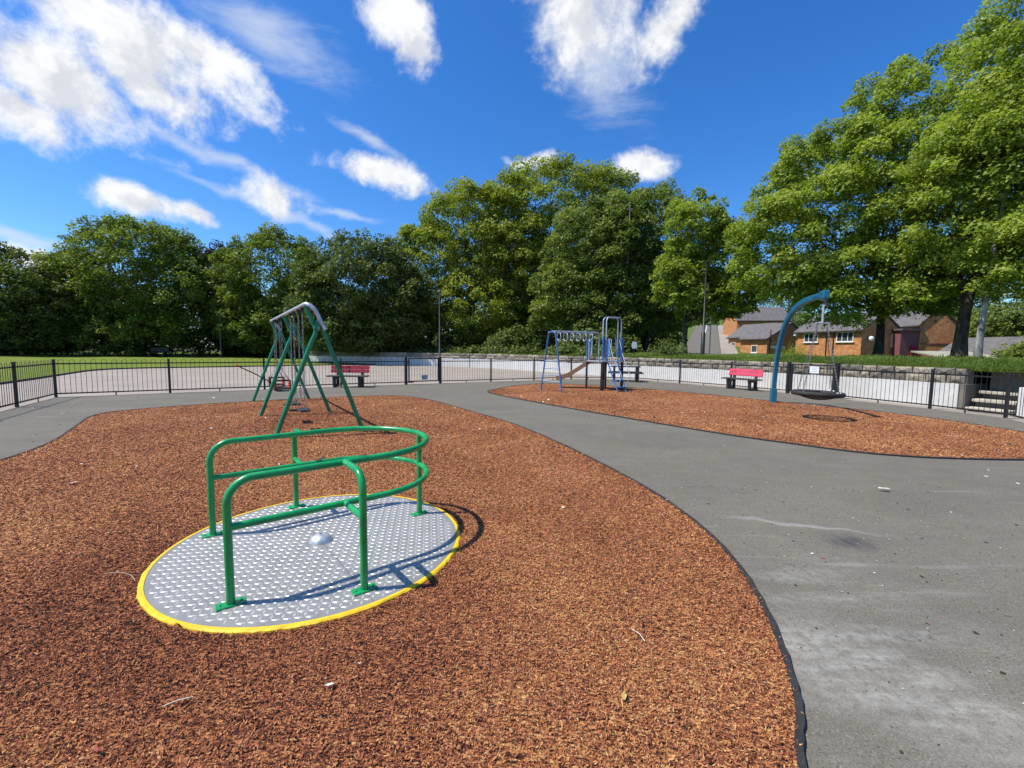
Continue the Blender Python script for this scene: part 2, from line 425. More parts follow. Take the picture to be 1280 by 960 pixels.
def m_brick():
    m, q, out = newmat('orange_brick')
    g = q.n('ShaderNodeNewGeometry')
    co = q.objco()
    sep = q.n('ShaderNodeSeparateXYZ'); q.put(sep.inputs[0], co)
    cb = q.n('ShaderNodeCombineXYZ')
    q.put(cb.inputs[0], q.math('ADD', sep.outputs[0], sep.outputs[1])); q.put(cb.inputs[1], sep.outputs[2])
    bt = q.n('ShaderNodeTexBrick')
    q.put(bt.inputs['Vector'], cb.outputs[0])
    bt.inputs['Color1'].default_value = (0.58, 0.25, 0.080, 1); bt.inputs['Color2'].default_value = (0.46, 0.165, 0.055, 1)
    bt.inputs['Mortar'].default_value = (0.46, 0.33, 0.21, 1)
    bt.inputs['Scale'].default_value = 1.0; bt.inputs['Mortar Size'].default_value = 0.010
    bt.inputs['Brick Width'].default_value = 0.225; bt.inputs['Row Height'].default_value = 0.075
    n = q.noise(co, 2.6, 7.0, 0.75)
    c = q.mix(q.maprange(n, 0.35, 0.7), (0.27, 0.085, 0.035), (0.66, 0.36, 0.14), 'MIX')
    nn = q.n('ShaderNodeMix', data_type='RGBA')
    c = q.mix(0.5, c, bt.outputs[0])
    princ(q, out, c, 0.9, 0, q.bump(bt.outputs['Fac'], -0.4, 0.008), spec=0.15)
    return m
M['brick'] = m_brick()
def m_stone(name, a, b, c2, ):
    m, q, out = newmat(name)
    co = q.objco()
    oi = q.n('ShaderNodeObjectInfo').outputs['Random']
    n = q.noise(co, 5.0, 7.0, 0.65)
    c = q.mix(oi, a, b)
    c = q.mix(q.maprange(n, 0.4, 0.7), c, c2)
    princ(q, out, c, 0.92, 0, q.bump(q.noise(co, 14.0, 6.0, 0.65), 0.8, 0.03), spec=0.15)
    return m
M['stone'] = m_stone('weathered_sandstone', (0.11, 0.10, 0.085), (0.40, 0.35, 0.26), (0.20, 0.18, 0.145))
M['mortar'] = simple('wall_core', (0.15, 0.135, 0.115), 0.95, 0, 0.2, 3)
def m_whitewash():
    m, q, out = newmat('white_painted_masonry')
    co = q.objco()
    n = q.noise(co, 1.2, 6.0, 0.65)
    c = q.mix(q.maprange(n, 0.35, 0.75), (0.61, 0.605, 0.58), (0.52, 0.515, 0.49))
    c = q.mix(q.math('MULTIPLY', q.maprange(q.noise(co, 7.0, 6.0, 0.7), 0.58, 0.72), 0.45), c, (0.46, 0.45, 0.42))
    princ(q, out, c, 0.8, 0, q.bump(q.noise(co, 6.0, 5.0, 0.6), 0.5, 0.03), spec=0.2)
    return m
M['whitewash'] = m_whitewash()
M['stepstone'] = simple('worn_step_stone', (0.40, 0.37, 0.30), 0.9, 0, 0.18, 4, 0.5, 14)
M['kerb'] = simple('dark_concrete_edging', (0.07, 0.065, 0.06), 0.9, 0, 0.25, 4)
M['edging'] = simple('black_rubber_edging', (0.020, 0.020, 0.020), 0.8, 0, 0.35, 12, 0.5, 50)

# ------------------------------------------------------------------ mesh helpers
def V(*a): return np.array(a, float)
class MB:
    def __init__(self):
        self.v = []; self.f = []; self.s = []
    def add(self, verts, faces, smooth=False):
        o = len(self.v)
        self.v += [tuple(map(float, p)) for p in verts]
        self.f += [tuple(i + o for i in f) for f in faces]
        self.s += [smooth] * len(faces)
        return self
    def box(self, c, size, rz=0.0, bevel=0.0, rx=0.0, ry=0.0):
        hx, hy, hz = size[0] / 2, size[1] / 2, size[2] / 2
        b = min(bevel, hx * .9, hy * .9, hz * .9)
        mt = Matrix.Rotation(rz, 3, 'Z') @ Matrix.Rotation(ry, 3, 'Y') @ Matrix.Rotation(rx, 3, 'X')
        def tr(p): 
            w = mt @ Vector(p); return (w.x + c[0], w.y + c[1], w.z + c[2])
        if b <= 0:
            P = [(sx * hx, sy * hy, sz * hz) for sz in (-1, 1) for sx, sy in ((-1, -1), (1, -1), (1, 1), (-1, 1))]
            F = [(3, 2, 1, 0), (4, 5, 6, 7), (0, 1, 5, 4), (1, 2, 6, 5), (2, 3, 7, 6), (3, 0, 4, 7)]
            return self.add([tr(p) for p in P], F)
        P = []
        def ring(x, y, z, bb):
            return [(-x + bb, -y, z), (x - bb, -y, z), (x, -y + bb, z), (x, y - bb, z), (x - bb, y, z), (-x + bb, y, z), (-x, y - bb, z), (-x, -y + bb, z)]
        rings = [ring(hx - b, hy - b, -hz, b * .6), ring(hx, hy, -hz + b, b), ring(hx, hy, hz - b, b), ring(hx - b, hy - b, hz, b * .6)]
        for r_ in rings: P += r_
        F = [tuple(range(7, -1, -1)), tuple(range(24, 32))]
        for k in range(3):
            for i in range(8):
                j = (i + 1) % 8
                F.append((k * 8 + i, k * 8 + j, k * 8 + 8 + j, k * 8 + 8 + i))
        return self.add([tr(p) for p in P], F)
    def tube(self, path, r, n=10, closed=False, caps=True):
        P = [Vector(p) for p in path]
        m = len(P)
        rs = list(r) if isinstance(r, (list, tuple, np.ndarray)) else [r] * m
        T = []
        for i in range(m):
            a = P[(i - 1) % m] if (closed or i > 0) else P[i]
            b = P[(i + 1) % m] if (closed or i < m - 1) else P[i]
            T.append((b - a).normalized())
        ref = Vector((0, 0, 1)) if abs(T[0].z) < 0.9 else Vector((1, 0, 0))
        u = (ref - T[0] * ref.dot(T[0])).normalized()
        verts = []; us = []
        for i in range(m):
            if i > 0:
                u = (u - T[i] * u.dot(T[i]))
                if u.length < 1e-6: u = T[i].orthogonal()
                u.normalize()
            w = T[i].cross(u)
            for k in range(n):
                a = 2 * math.pi * k / n
                verts.append(P[i] + (u * math.cos(a) + w * math.sin(a)) * rs[i])
        F = []
        for i in range(m if closed else m - 1):
            j = (i + 1) % m
            for k in range(n):
                l = (k + 1) % n
                F.append((i * n + k, i * n + l, j * n + l, j * n + k))
        self.add(verts, F, True)
        if caps and not closed:
            self.add(verts[:n], [tuple(range(n - 1, -1, -1))])
            self.add(verts[-n:], [tuple(range(n))])
        return self
    def lathe(self, prof, c=(0, 0, 0), n=24, smooth=True):
        verts = []; F = []
        m = len(prof)
        for i in range(n):
            a = 2 * math.pi * i / n
            for rr, z in prof:
                verts.append((c[0] + rr * math.cos(a), c[1] + rr * math.sin(a), c[2] + z))
        for i in range(n):
            j = (i + 1) % n
            for k in range(m - 1):
                F.append((i * m + k, j * m + k, j * m + k + 1, i * m + k + 1))
        return self.add(verts, F, smooth)
    def prism(self, poly, z0, z1):
        n = len(poly)
        vb = [(p[0], p[1], z0) for p in poly]; vt = [(p[0], p[1], z1) for p in poly]
        self.add(vb, [tuple(range(n - 1, -1, -1))]); self.add(vt, [tuple(range(n))])
        self.add(vb + vt, [(i, (i + 1) % n, n + (i + 1) % n, n + i) for i in range(n)])
        return self
    def mesh(self, name, mat, off=(0, 0, 0)):
        me = bpy.data.meshes.new(name)
        v = [(p[0] - off[0], p[1] - off[1], p[2] - off[2]) for p in self.v] if any(off) else self.v
        me.from_pydata(v, [], self.f)
        me.polygons.foreach_set('use_smooth', self.s)
        me.materials.append(M[mat] if isinstance(mat, str) else mat)
        me.validate()
        return me
    def build(self, name, mat, parent=None, off=(0, 0, 0)):
        o = bpy.data.objects.new(name, self.mesh(name, mat, off))
        COL.objects.link(o)
        if parent is not None: o.parent = parent
        elif any(off): o.location = off
        return o
def link(name, me, parent=None, loc=(0, 0, 0), rz=0.0):
    o = bpy.data.objects.new(name, me); COL.objects.link(o)
    o.parent = parent; o.location = loc; o.rotation_euler = (0, 0, rz)
    return o
def thing(name, label, cat, loc=(0, 0, 0), rz=0.0, group=None):
    o = bpy.data.objects.new(name, None); COL.objects.link(o)
    o.empty_display_size = 0.2
    o.location = loc; o.rotation_euler = (0, 0, rz)
    return tag(o, label, cat, group)
def tag(o, label, cat, group=None, kind=None):
    o['label'] = label; o['category'] = cat
    if group: o['group'] = group
    if kind: o['kind'] = kind
    return o
def struct(o, label=None):
    o['kind'] = 'structure'
    if label: o['label'] = label
    return o
def npmesh(name, verts, nper, mat, tint=None, faces=None, smooth=False):
    """verts (N*nper,3): N separate polygons of nper corners, or explicit faces (F,nper)"""
    me = bpy.data.meshes.new(name)
    nv = len(verts)
    if faces is None: faces = np.arange(nv, dtype=np.int32).reshape(-1, nper)
    nf = len(faces)
    me.vertices.add(nv); me.vertices.foreach_set('co', np.ascontiguousarray(verts, np.float32).ravel())
    me.loops.add(nf * nper); me.loops.foreach_set('vertex_index', np.ascontiguousarray(faces, np.int32).ravel())
    me.polygons.add(nf); me.polygons.foreach_set('loop_start', np.arange(0, nf * nper, nper, dtype=np.int32))
    me.update(calc_edges=True)
    if smooth: me.polygons.foreach_set('use_smooth', np.ones(nf, bool))
    if tint is not None:
        at = me.attributes.new('tint', 'FLOAT', 'FACE')
        at.data.foreach_set('value', np.ascontiguousarray(tint, np.float32))
    me.materials.append(M[mat] if isinstance(mat, str) else mat)
    return me
def spline(pts, k=8, closed=False):
    P = [np.array(p, float) for p in pts]; n = len(P); out = []
    for i in range(n if closed else n - 1):
        if closed: a, b, c, d = P[i - 1], P[i], P[(i + 1) % n], P[(i + 2) % n]
        else: a, b, c, d = P[max(i - 1, 0)], P[i], P[i + 1], P[min(i + 2, n - 1)]
        for j in range(k):
            t = j / k
            out.append(0.5 * ((2 * b) + (c - a) * t + (2 * a - 5 * b + 4 * c - d) * t * t + (3 * b - a - 3 * c + d) * t ** 3))
    if not closed: out.append(P[-1])
    return out
def inside(poly, X, Y):
    poly = np.asarray(poly)[:, :2]; res = np.zeros(len(X), bool)
    x0, y0 = poly[-1]
    for x1, y1 in poly:
        c = ((y1 > Y) != (y0 > Y))
        with np.errstate(divide='ignore', invalid='ignore'):
            xi = (x0 - x1) * (Y - y1) / (y0 - y1 + 1e-12) + x1
        res ^= c & (X < xi)
        x0, y0 = x1, y1
    return res
def sheet(name, poly, z, mat):
    me = bpy.data.meshes.new(name)
    me.from_pydata([(p[0], p[1], z) for p in poly], [], [tuple(range(len(poly)))])
    me.materials.append(M[mat])
    me.update()
    if me.polygons[0].normal.z < 0: me.flip_normals()
    o = bpy.data.objects.new(name, me); COL.objects.link(o)
    return o

# ------------------------------------------------------------------ the ground
struct(sheet('ground', [(-900, -900), (900, -900), (900, 900), (-900, 900)], -0.95, 'earth'))
FENCE = [(-10.9, 8.35), (-12.16, 10.43), (-13.41, 12.51), (-11.2, 13.95), (-8.95, 15.42), (-6.75, 16.85), (-4.52, 18.2), (-3.2, 19.0), (-1.0, 20.2), (1.1, 21.5), (3.13, 22.65), (4.95, 22.85), (6.65, 22.5), (8.05, 20.5), (9.38, 18.3), (10.45, 16.15), (11.0, 14.5), (11.8, 12.0), (12.1, 10.4), (11.0, 8.4), (9.8, 6.3)]
asph = [(p[0], p[1]) for p in FENCE] + [(9.0, 4.0), (9.0, -6), (-9.5, -6), (-9.5, 6.0)]
struct(sheet('playground_asphalt', asph, 0.0, 'asphalt'))
WALL = [(-20, 42), (-12, 40), (-5.6, 37.6), (-1.3, 34.6), (3.2, 29.2), (5.9, 25.9), (9.9, 19.7), (11.3, 16.4), (12.15, 13.9), (12.75, 12.0), (13.2, 10.4), (14.2, 7.5), (17, 0)]
wl = [tuple(p) for p in spline(WALL, 6)]
# the pale court outside the railings
struct(sheet('court', [(-60, -30), (17.2, -30), (17.2, 0)] + [(p[0] + .15, p[1] + .1) for p in reversed(wl)] + [(-40, 48), (-60, 48)], -0.02, 'court'))
# lawn at the left, rising gently to the trees
ledge = spline([(-13, 4.0), (-17.5, 12.0), (-19.8, 16.5), (-22.5, 21.0), (-25.3, 25.8), (-25.2, 28.6), (-22.5, 31.0), (-20.0, 33.4), (-15.0, 38.2), (-11, 42.0)], 6)
lv = []; lf = []; NL = 14
for i, p in enumerate(ledge):
    dirv = np.array((-0.80, 0.60)) if i < len(ledge) - 9 else np.array((-0.62, 0.78))
    for j in range(NL):
        d = (j / (NL - 1)) ** 1.6 * 60
        lv.append((p[0] + dirv[0] * d, p[1] + dirv[1] * d, 0.045 + 0.45 * (1 - math.exp(-d / 16)) + 0.03 * math.sin(p[1] * .6 + d * .35) * min(1, d / 4)))
for i in range(len(ledge) - 1):
    for j in range(NL - 1):
        a = i * NL + j
        lf.append((a, a + 1, a + NL + 1, a + NL))
struct(MB().add(lv, lf, True).build('lawn', 'lawn'))
kb = MB()
for a, b in zip(ledge[:-1], ledge[1:]):
    m_ = (a + b) / 2; d = b - a
    kb.box((m_[0], m_[1], 0.02), (np.hypot(*d) + .005, 0.07, 0.09), math.atan2(d[1], d[0]))
struct(kb.build('lawn_edging', 'kerb'))
# grass bank behind the retaining wall, dropping away towards the houses
bn = np.array((0.75, 0.66)); bv = []; bf = []
TS = [0.0, .4, 1, 2, 3.5, 5, 7, 9, 11, 13.5, 16, 19, 23, 28, 36, 50]
def bankz(t, s):
    e = 1.09 + 0.31 * (1 - math.exp(-t / 3.0)) + 0.05 * math.sin(s * 1.3 + t * .7) * min(1, t) + 0.03 * math.sin(s * 3.1 - t * 1.3) * min(1, t)
    if t > 9: e -= 2.4 * min(1, ((t - 9) / 12)) ** 1.2
    return e
for i, p in enumerate(wl):
    for t in TS:
        bv.append((p[0] + bn[0] * (t + .12), p[1] + bn[1] * (t + .12), bankz(t, i * .6)))
nb = len(TS)
for i in range(len(wl) - 1):
    for j in range(nb - 1):
        a = i * nb + j
        bf.append((a, a + nb, a + nb + 1, a + 1))
struct(MB().add(bv, bf, True).build('grass_bank', 'bank'))
# hillside beyond the houses with the road climbing it
hv = []; hf = []
xs = np.linspace(8, 190, 26); ys = np.linspace(38, 210, 26)
def hillz(x, y): return max(-0.92, 1.05 + .123 * (y - 52)) if y > 30 else -.92
for x in xs:
    for y in ys: hv.append((x, y, hillz(x, y)))
for i in range(25):
    for j in range(25):
        a = i * 26 + j
        hf.append((a, a + 26, a + 27, a + 1))
struct(MB().add(hv, hf, True).build('hillside', 'bank'))
def strip(name, a0, a1, b0, b1, dz, mat, parent=None):
    mb = MB(); n = 12; P = []
    for i in range(n + 1):
        t = i / n
        for p, q_ in ((a0, b0), (a1, b1)):
            x = p[0] + (q_[0] - p[0]) * t; y = p[1] + (q_[1] - p[1]) * t
            P.append((x, y, hillz(x, y) + dz))
    mb.add(P, [(2 * i, 2 * i + 1, 2 * i + 3, 2 * i + 2) for i in range(n)])
    return mb.build(name, mat, parent)
struct(strip('road', (18.6, 48), (23.4, 48), (46.0, 108), (51.2, 108), 0.06, 'asphalt'))
struct(strip('road_line', (20.95, 48), (21.1, 48), (48.55, 108), (48.7, 108), 0.075, 'white'))
struct(strip('pavement', (23.45, 48), (25.6, 48), (51.3, 108), (53.2, 108), 0.16, 'court'))

# ------------------------------------------------------------------ rubber mulch areas
main_c = [(1.1, 1.48), (1.26, 1.73), (1.39, 2.02), (1.52, 2.4), (1.65, 2.96), (1.68, 3.57), (1.6, 4.35), (1.34, 5.36), (0.8, 6.96), (0.01, 8.8), (-0.98, 10.43), (-2.37, 12.6), (-3.3, 13.55), (-3.95, 13.75), (-4.7, 13.55), (-6.0, 12.85), (-7.73, 11.6), (-8.6, 10.75), (-9.2, 9.9), (-9.1, 9.2), (-8.55, 8.4), (-7.34, 6.75), (-6.75, 5.5), (-6.6, 4.2), (-6.5, 2.5), (-5.6, 0.3), (-3.8, -1.4), (-1.5, -1.3), (0.2, -0.2), (0.85, 0.9)]
right_c = [(-0.86, 15.4), (-0.62, 16.4), (0.28, 18.3), (1.5, 19.3), (3.2, 18.9), (5.0, 17.6), (6.56, 15.87), (8.08, 13.5), (9.0, 12.2), (9.72, 11.15), (10.1, 9.9), (10.2, 8.5), (9.8, 7.3), (8.8, 6.5), (7.6, 6.2), (6.43, 6.24), (5.82, 6.37), (5.32, 6.62), (4.85, 7.03), (3.74, 8.2), (1.42, 11.4), (-0.3, 14.1)]
main_p = [p for p in spline(main_c, 6, True)]
right_p = [p for p in spline(right_c, 6, True)]
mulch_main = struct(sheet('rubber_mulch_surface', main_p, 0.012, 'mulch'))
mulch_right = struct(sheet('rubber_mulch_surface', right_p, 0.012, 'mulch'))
def edging(poly, w=0.036, zt=0.022):
    mb = MB(); n = len(poly); P = []
    for i in range(n):
        a, b = np.array(poly[i - 1]), np.array(poly[(i + 1) % n])
        t = (b - a) / np.linalg.norm(b - a); nn = np.array((t[1], -t[0]))
        c = np.array(poly[i]); jit = rnd.uniform(-.005, .006)
        i1 = c - nn * (w / 2); o1 = c + nn * (w / 2 + jit)
        P += [(o1[0], o1[1], -0.001), (o1[0] - nn[0] * .004, o1[1] - nn[1] * .004, zt), (i1[0], i1[1], zt), (i1[0], i1[1], -0.001)]
    F = []
    for i in range(n):
        j = (i + 1) % n
        for k in range(3): F.append((i * 4 + k, j * 4 + k, j * 4 + k + 1, i * 4 + k + 1))
    return mb.add(P, F, False)
struct(edging(main_p).build('mulch_edging', 'edging'))
struct(edging(right_p, 0.05).build('mulch_edging', 'edging'))

DISC = V(-1.499, 3.272); DR = 1.095
def chips(name, poly, seed, cap):
    rg = np.random.default_rng(seed)
    P = np.array(poly)
    lo = P.min(0); hi = P.max(0)
    N = 2600000
    X = rg.uniform(lo[0], hi[0], N); Y = rg.uniform(lo[1], hi[1], N)
    area = (hi[0] - lo[0]) * (hi[1] - lo[1])
    r = np.hypot(X, Y)
    dens = 20000 * np.minimum(1.0, 2.3 / np.maximum(r, .1)) ** 1.7
    ahead = (Y > 0.8) & (np.abs(X) < 1.35 * Y + 0.5)
    dens = np.where(ahead, dens, 300)
    keep = rg.uniform(0, 1, N) < dens * area / N
    X, Y, r = X[keep], Y[keep], r[keep]
    k = inside(P, X, Y) & (np.hypot(X - DISC[0], Y - DISC[1]) > DR + .004)
    X, Y, r = X[k], Y[k], r[k]
    if len(X) > cap:
        s = rg.permutation(len(X))[:cap]; X, Y, r = X[s], Y[s], r[s]
    n = len(X)
    gs = np.clip(r / 2.3, 1, 4) ** 0.5
    L = (.006 + rg.gamma(2.0, .0046, n)) * gs; Wd = rg.uniform(.0022, .0050, n) * gs
    az = rg.uniform(0, 2 * np.pi, n); el = rg.normal(0, .45, n)
    t = np.stack([np.cos(az) * np.cos(el), np.sin(az) * np.cos(el), np.sin(el)], 1)
    s = np.stack([-np.sin(az), np.cos(az), rg.normal(0, 1.1, n)], 1)
    s /= np.linalg.norm(s, axis=1)[:, None]
    up = np.cross(t, s); up *= np.sign(up[:, 2:3] + 1e-9)
    c = np.stack([X, Y, .014 + rg.uniform(0, .009, n)], 1)
    A = c - t * (L / 2)[:, None]; B = c + t * (L / 2)[:, None]
    h = (Wd * .85)[:, None] * up
    k1 = rg.uniform(-.25, .25, n)[:, None] * t * L[:, None]; k2 = rg.uniform(-.25, .25, n)[:, None] * t * L[:, None]
    Lf = c + s * (Wd * .75)[:, None] + k1 - h; Rt = c - s * (Wd * .75)[:, None] + k2 - h
    vv = np.stack([A, Lf, B, Rt], 1).reshape(-1, 3)
    vv[:, 2] = np.maximum(vv[:, 2], .006)
    base = np.arange(n) * 4
    F = np.stack([np.stack([base, base + 2, base + 1], 1), np.stack([base, base + 3, base + 2], 1)], 1).reshape(-1, 3)
    tint = np.clip(rg.beta(1.6, 1.4, n), 0, 1)
    me = npmesh(name, vv, 3, 'chip', np.repeat(tint, 2), F)
    o = bpy.data.objects.new(name, me); COL.objects.link(o)
    return o
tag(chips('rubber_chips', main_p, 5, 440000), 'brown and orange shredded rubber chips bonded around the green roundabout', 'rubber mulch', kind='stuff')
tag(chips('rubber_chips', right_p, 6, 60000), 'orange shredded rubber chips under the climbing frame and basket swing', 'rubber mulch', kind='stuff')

# ------------------------------------------------------------------ roundabout
def roundabout():
    ax = R(39.0)
    t = thing('roundabout', 'flush wheelchair roundabout with green handrails, checkered metal deck and yellow rim', 'roundabout', (DISC[0], DISC[1], 0.0), ax)
    zt = 0.026
    sa = R(-50) - ax
    for s in (0, 1):                         # two half plates with a seam
        pts = []
        for i in range(49):
            a = sa + math.pi * s + math.pi * i / 48
            pts.append((1.060 * math.cos(a), 1.060 * math.sin(a)))
        nx, ny = -math.sin(sa + math.pi * s), math.cos(sa + math.pi * s)
        pts = [(x + nx * .0018, y + ny * .0018) for x, y in pts]
        MB().prism(pts, 0.004, zt).build('deck_plate', 'alu', t)
    # raised tread bars
    lz = MB(); sp = 0.042; k = int(1.05 / sp) + 1
    rot = R(17)
    for i in range(-k, k + 1):
        for j in range(-k, k + 1):
            x0, y0 = i * sp, j * sp
            x = x0 * math.cos(rot) - y0 * math.sin(rot); y = x0 * math.sin(rot) + y0 * math.cos(rot)
            rr = math.hypot(x, y)
            if rr > 1.030 or rr < 0.10: continue
            if abs(-math.sin(sa) * x + math.cos(sa) * y) < 0.010: continue
            a = rot + (R(45) if (i + j) % 2 else R(-45))
            ca, s_ = math.cos(a), math.sin(a); l, w_, h = .0255, .0098, .0026
            P = []
            for u, v, z in ((-l, 0, 0), (0, -w_, 0), (l, 0, 0), (0, w_, 0), (-l * .55, 0, h), (0, -w_ * .5, h), (l * .55, 0, h), (0, w_ * .5, h)):
                P.append((x + u * ca - v * s_, y + u * s_ + v * ca, zt + z))
            lz.add(P, [(4, 5, 6, 7), (0, 1, 5, 4), (1, 2, 6, 5), (2, 3, 7, 6), (3, 0, 4, 7)])
    o = lz.build('tread_pattern', 'lozenge', t); o['kind'] = 'stuff'
    # yellow rim with a ragged outer edge and a nick
    P = []; F = []; n = 200
    for i in range(n):
        a = 2 * math.pi * i / n
        w_ = rnd.uniform(-.004, .004)
        if abs(((math.degrees(a + ax) + 108) % 360)) < 1.6: w_ = -.03
        for rr, z in ((1.063, .010), (1.064, .028), (1.084, .028), (DR + w_, .020), (DR + w_ + .004, .004)):
            P.append((rr * math.cos(a), rr * math.sin(a), z))
    for i in range(n):
        j = (i + 1) % n
        for k_ in range(4): F.append((i * 5 + k_, j * 5 + k_, j * 5 + k_ + 1, i * 5 + k_ + 1))
    MB().add(P, [f[::-1] for f in F], False).build('rim', 'yellow', t)
    hub = MB().lathe([(.084, 0), (.083, .010), (.074, .028), (.056, .043), (.032, .052), (.010, .055)], (0, 0, zt), 28).build('hub_cap', 'galv', t)
    MB().lathe([(.0001, .0565), (.009, .0565), (.011, .052)], (0, 0, zt), 10).build('bolt', 'iron', hub)
    # handrails: U-shaped upper and lower rails, the open end towards the boarding side
    r = .0235; H1 = .778; H2 = .495; hw = .60; oy = .03; xe = -.655; xc = .27
    def upath(z, bend):
        P = []
        if bend:
            P.append((xe, oy + hw, zt))
            P.append((xe, oy + hw, z - .15))
            for i in range(1, 9):
                a = math.pi / 2 * i / 8
                P.append((xe + .15 * (1 - math.cos(a)), oy + hw, z - .15 + .15 * math.sin(a)))
        else:
            P.append((xe, oy + hw, z))
        for i in range(33):
            a = math.pi / 2 - math.pi * i / 32
            P.append((xc + hw * math.cos(a), oy + hw * math.sin(a), z))
        if bend:
            for i in range(7, -1, -1):
                a = math.pi / 2 * i / 8
                P.append((xe + .15 * (1 - math.cos(a)), oy - hw, z - .15 + .15 * math.sin(a)))
            P.append((xe, oy - hw, zt))
        else:
            P.append((xe, oy - hw, z))
        return P
    MB().tube(upath(H1, True), r, 14).build('top_rail', 'green', t)
    MB().tube(upath(H2, False), r * .95, 14).build('lower_rail', 'green', t)
    def post(name, path):
        return MB().tube(path, r, 14).build(name, 'green', t)
    for s in (-1, 1):
        y0 = s * .90; y1 = oy + s * hw
        P = [(0.02, y0, zt), (0.02, y0, H1 - .11)]
        for i in range(1, 8):
            a = math.pi / 2 * i / 7
            P.append((0.02, y0 - s * .11 * (1 - math.cos(a)), H1 - .11 + .11 * math.sin(a)))
        P.append((0.02, y1, H1))
        pp = post('post', P)
        MB().tube([(0.02, y0, H2), (0.02, y1, H2)], r * .92, 12).build('stub', 'green', pp)
    post('post', [(xc + hw, oy, zt), (xc + hw, oy, H1)])
    for x, y in ((xe, oy + hw), (xe, oy - hw), (0.02, .90), (0.02, -.90), (xc + hw, oy)):
        bp = MB().box((x, y, zt + .0055), (.155, .075, .011), 0, .004).build('base_plate', 'green', t)
        for dx in (-.055, .055):
            MB().lathe([(.0001, .006), (.007, .006), (.008, 0)], (x + dx, y, zt + .011), 8).build('bolt', 'green', bp)
    return t
roundabout()

# ------------------------------------------------------------------ swings
def chainpath(mb, a, b, n=None, r=.006):
    """flat links alternately turned, so a chain and not a rod"""
    a, b = Vector(a), Vector(b); L = (b - a).length; n = n or max(4, int(L / .062)); d = (b - a) / L
    u = d.orthogonal().normalized(); w = d.cross(u)
    l = L / n
    for i in range(n):
        c = a + d * (l * (i + .5)); s = u if i % 2 else w
        P = [c + d * (l * .62), c + d * (l * .30) + s * .012, c - d * (l * .30) + s * .012, c - d * (l * .62), c - d * (l * .30) - s * .012, c + d * (l * .30) - s * .012]
        mb.tube(P, r, 4, closed=True)
    return mb

BZ = 2.27
bd = V(-0.566, 0.824)                      # along the beam, away from the camera
pd = V(0.868, 0.497)                       # across it, to the right
frames = [V(-3.35, 7.44), V(-4.97, 9.79), V(-6.64, 12.27)]
def swing_frame():
    o = frames[1]
    t = thing('swing_set', 'green tubular swing frame with three A-frames and a galvanised top beam', 'swing frame', (o[0], o[1], 0))
    off = (o[0], o[1], 0)
    def P(f, along, across, z): 
        q_ = f + bd * along + pd * across
        return (q_[0], q_[1], z)
    bo = -.20
    nf, ff = frames[0], frames[2]
    path = [P(ff, 0.10, .04, 2.02), P(ff, .10, -.06, 2.16), P(ff, .08, -.15, 2.25), P(ff, 0.0, bo, BZ), P(nf, 0.06, bo, BZ), P(nf, -.02, bo + .02, BZ + .003), P(nf, -.05, bo + .07, BZ - .02), P(nf, -.06, bo + .15, BZ - .10), P(nf, -.06, .03, 1.98), P(nf, -.06, .10, 1.85)]
    MB().tube([Vector(p) for p in path], .037, 14).build('top_beam', 'galv', t, off)
    for k, f in enumerate(frames):
        w_ = .715
        MB().tube([P(f, 0, w_, 0.0), P(f, 0, .0, 2.02 if k != 1 else 2.08)] if k == 1 else [P(f, 0, w_, 0.0), P(f, 0, .03, 1.98)], .038, 12).build('leg', 'dkgreen', t, off)
        MB().tube([P(f, 0, -w_, 0.0), P(f, 0, -.13, 1.60), P(f, 0, -.05, 1.78), P(f, 0, -.045, 1.86), P(f, 0, -.08, 1.96), P(f, 0, bo, BZ - .02)], .038, 12).build('leg', 'dkgreen', t, off)
        br = MB().box(P(f, -.02, -.01, 1.93), (.10, .10, .20), math.atan2(pd[1], pd[0]), .01, 0, R(20)).build('apex_bracket', 'dkgreen', t, off)
        for dz in (-.06, .06):
            MB().lathe([(.0001, .02), (.014, .018), (.016, 0)], (P(f, -.09, -.01, 1.93 + dz)[0], P(f, -.09, -.01, 1.93 + dz)[1], 1.93 + dz), 8).build('bolt', 'galv', br, off)
    for a in HANG:                          # swivel hangers under the beam
        p = frames[0] + bd * a + pd * bo
        mb = MB().tube([(p[0], p[1], BZ - .035), (p[0], p[1], BZ - .11)], .016, 8)
        mb.tube([(p[0] - bd[0] * .03, p[1] - bd[1] * .03, BZ - .05), (p[0] + bd[0] * .03, p[1] + bd[1] * .03, BZ - .05)], .03, 10)
        mb.build('hanger', 'iron', t, off)
    return t
SW = [(.55, 'flat'), (1.60, 'flat'), (3.55, 'cradle'), (4.75, 'cradle')]
HANG = []
for a, k in SW:
    s = .23 if k == 'flat' else .20
    HANG += [a - s, a + s]
swing_frame()
def flat_swing(a, label):
    p = frames[0] + bd * a - pd * .20
    t = thing('flat_swing', label, 'swing', (p[0], p[1], .40), math.atan2(bd[1], bd[0]), 'flat swing seats')
    MB().box((0, 0, .0), (.44, .17, .035), 0, .012).build('seat', 'rubber', t)
    for s in (-1, 1):
        mb = MB(); top = (s * .23, 0, BZ - .11 - .40)
        chainpath(mb, (s * .215, 0, .22), top)
        mb.tube([(s * .19, .075, .012), (s * .215, 0, .22), (s * .19, -.075, .012)], .007, 6)
        mb.build('chain', 'chain', t)
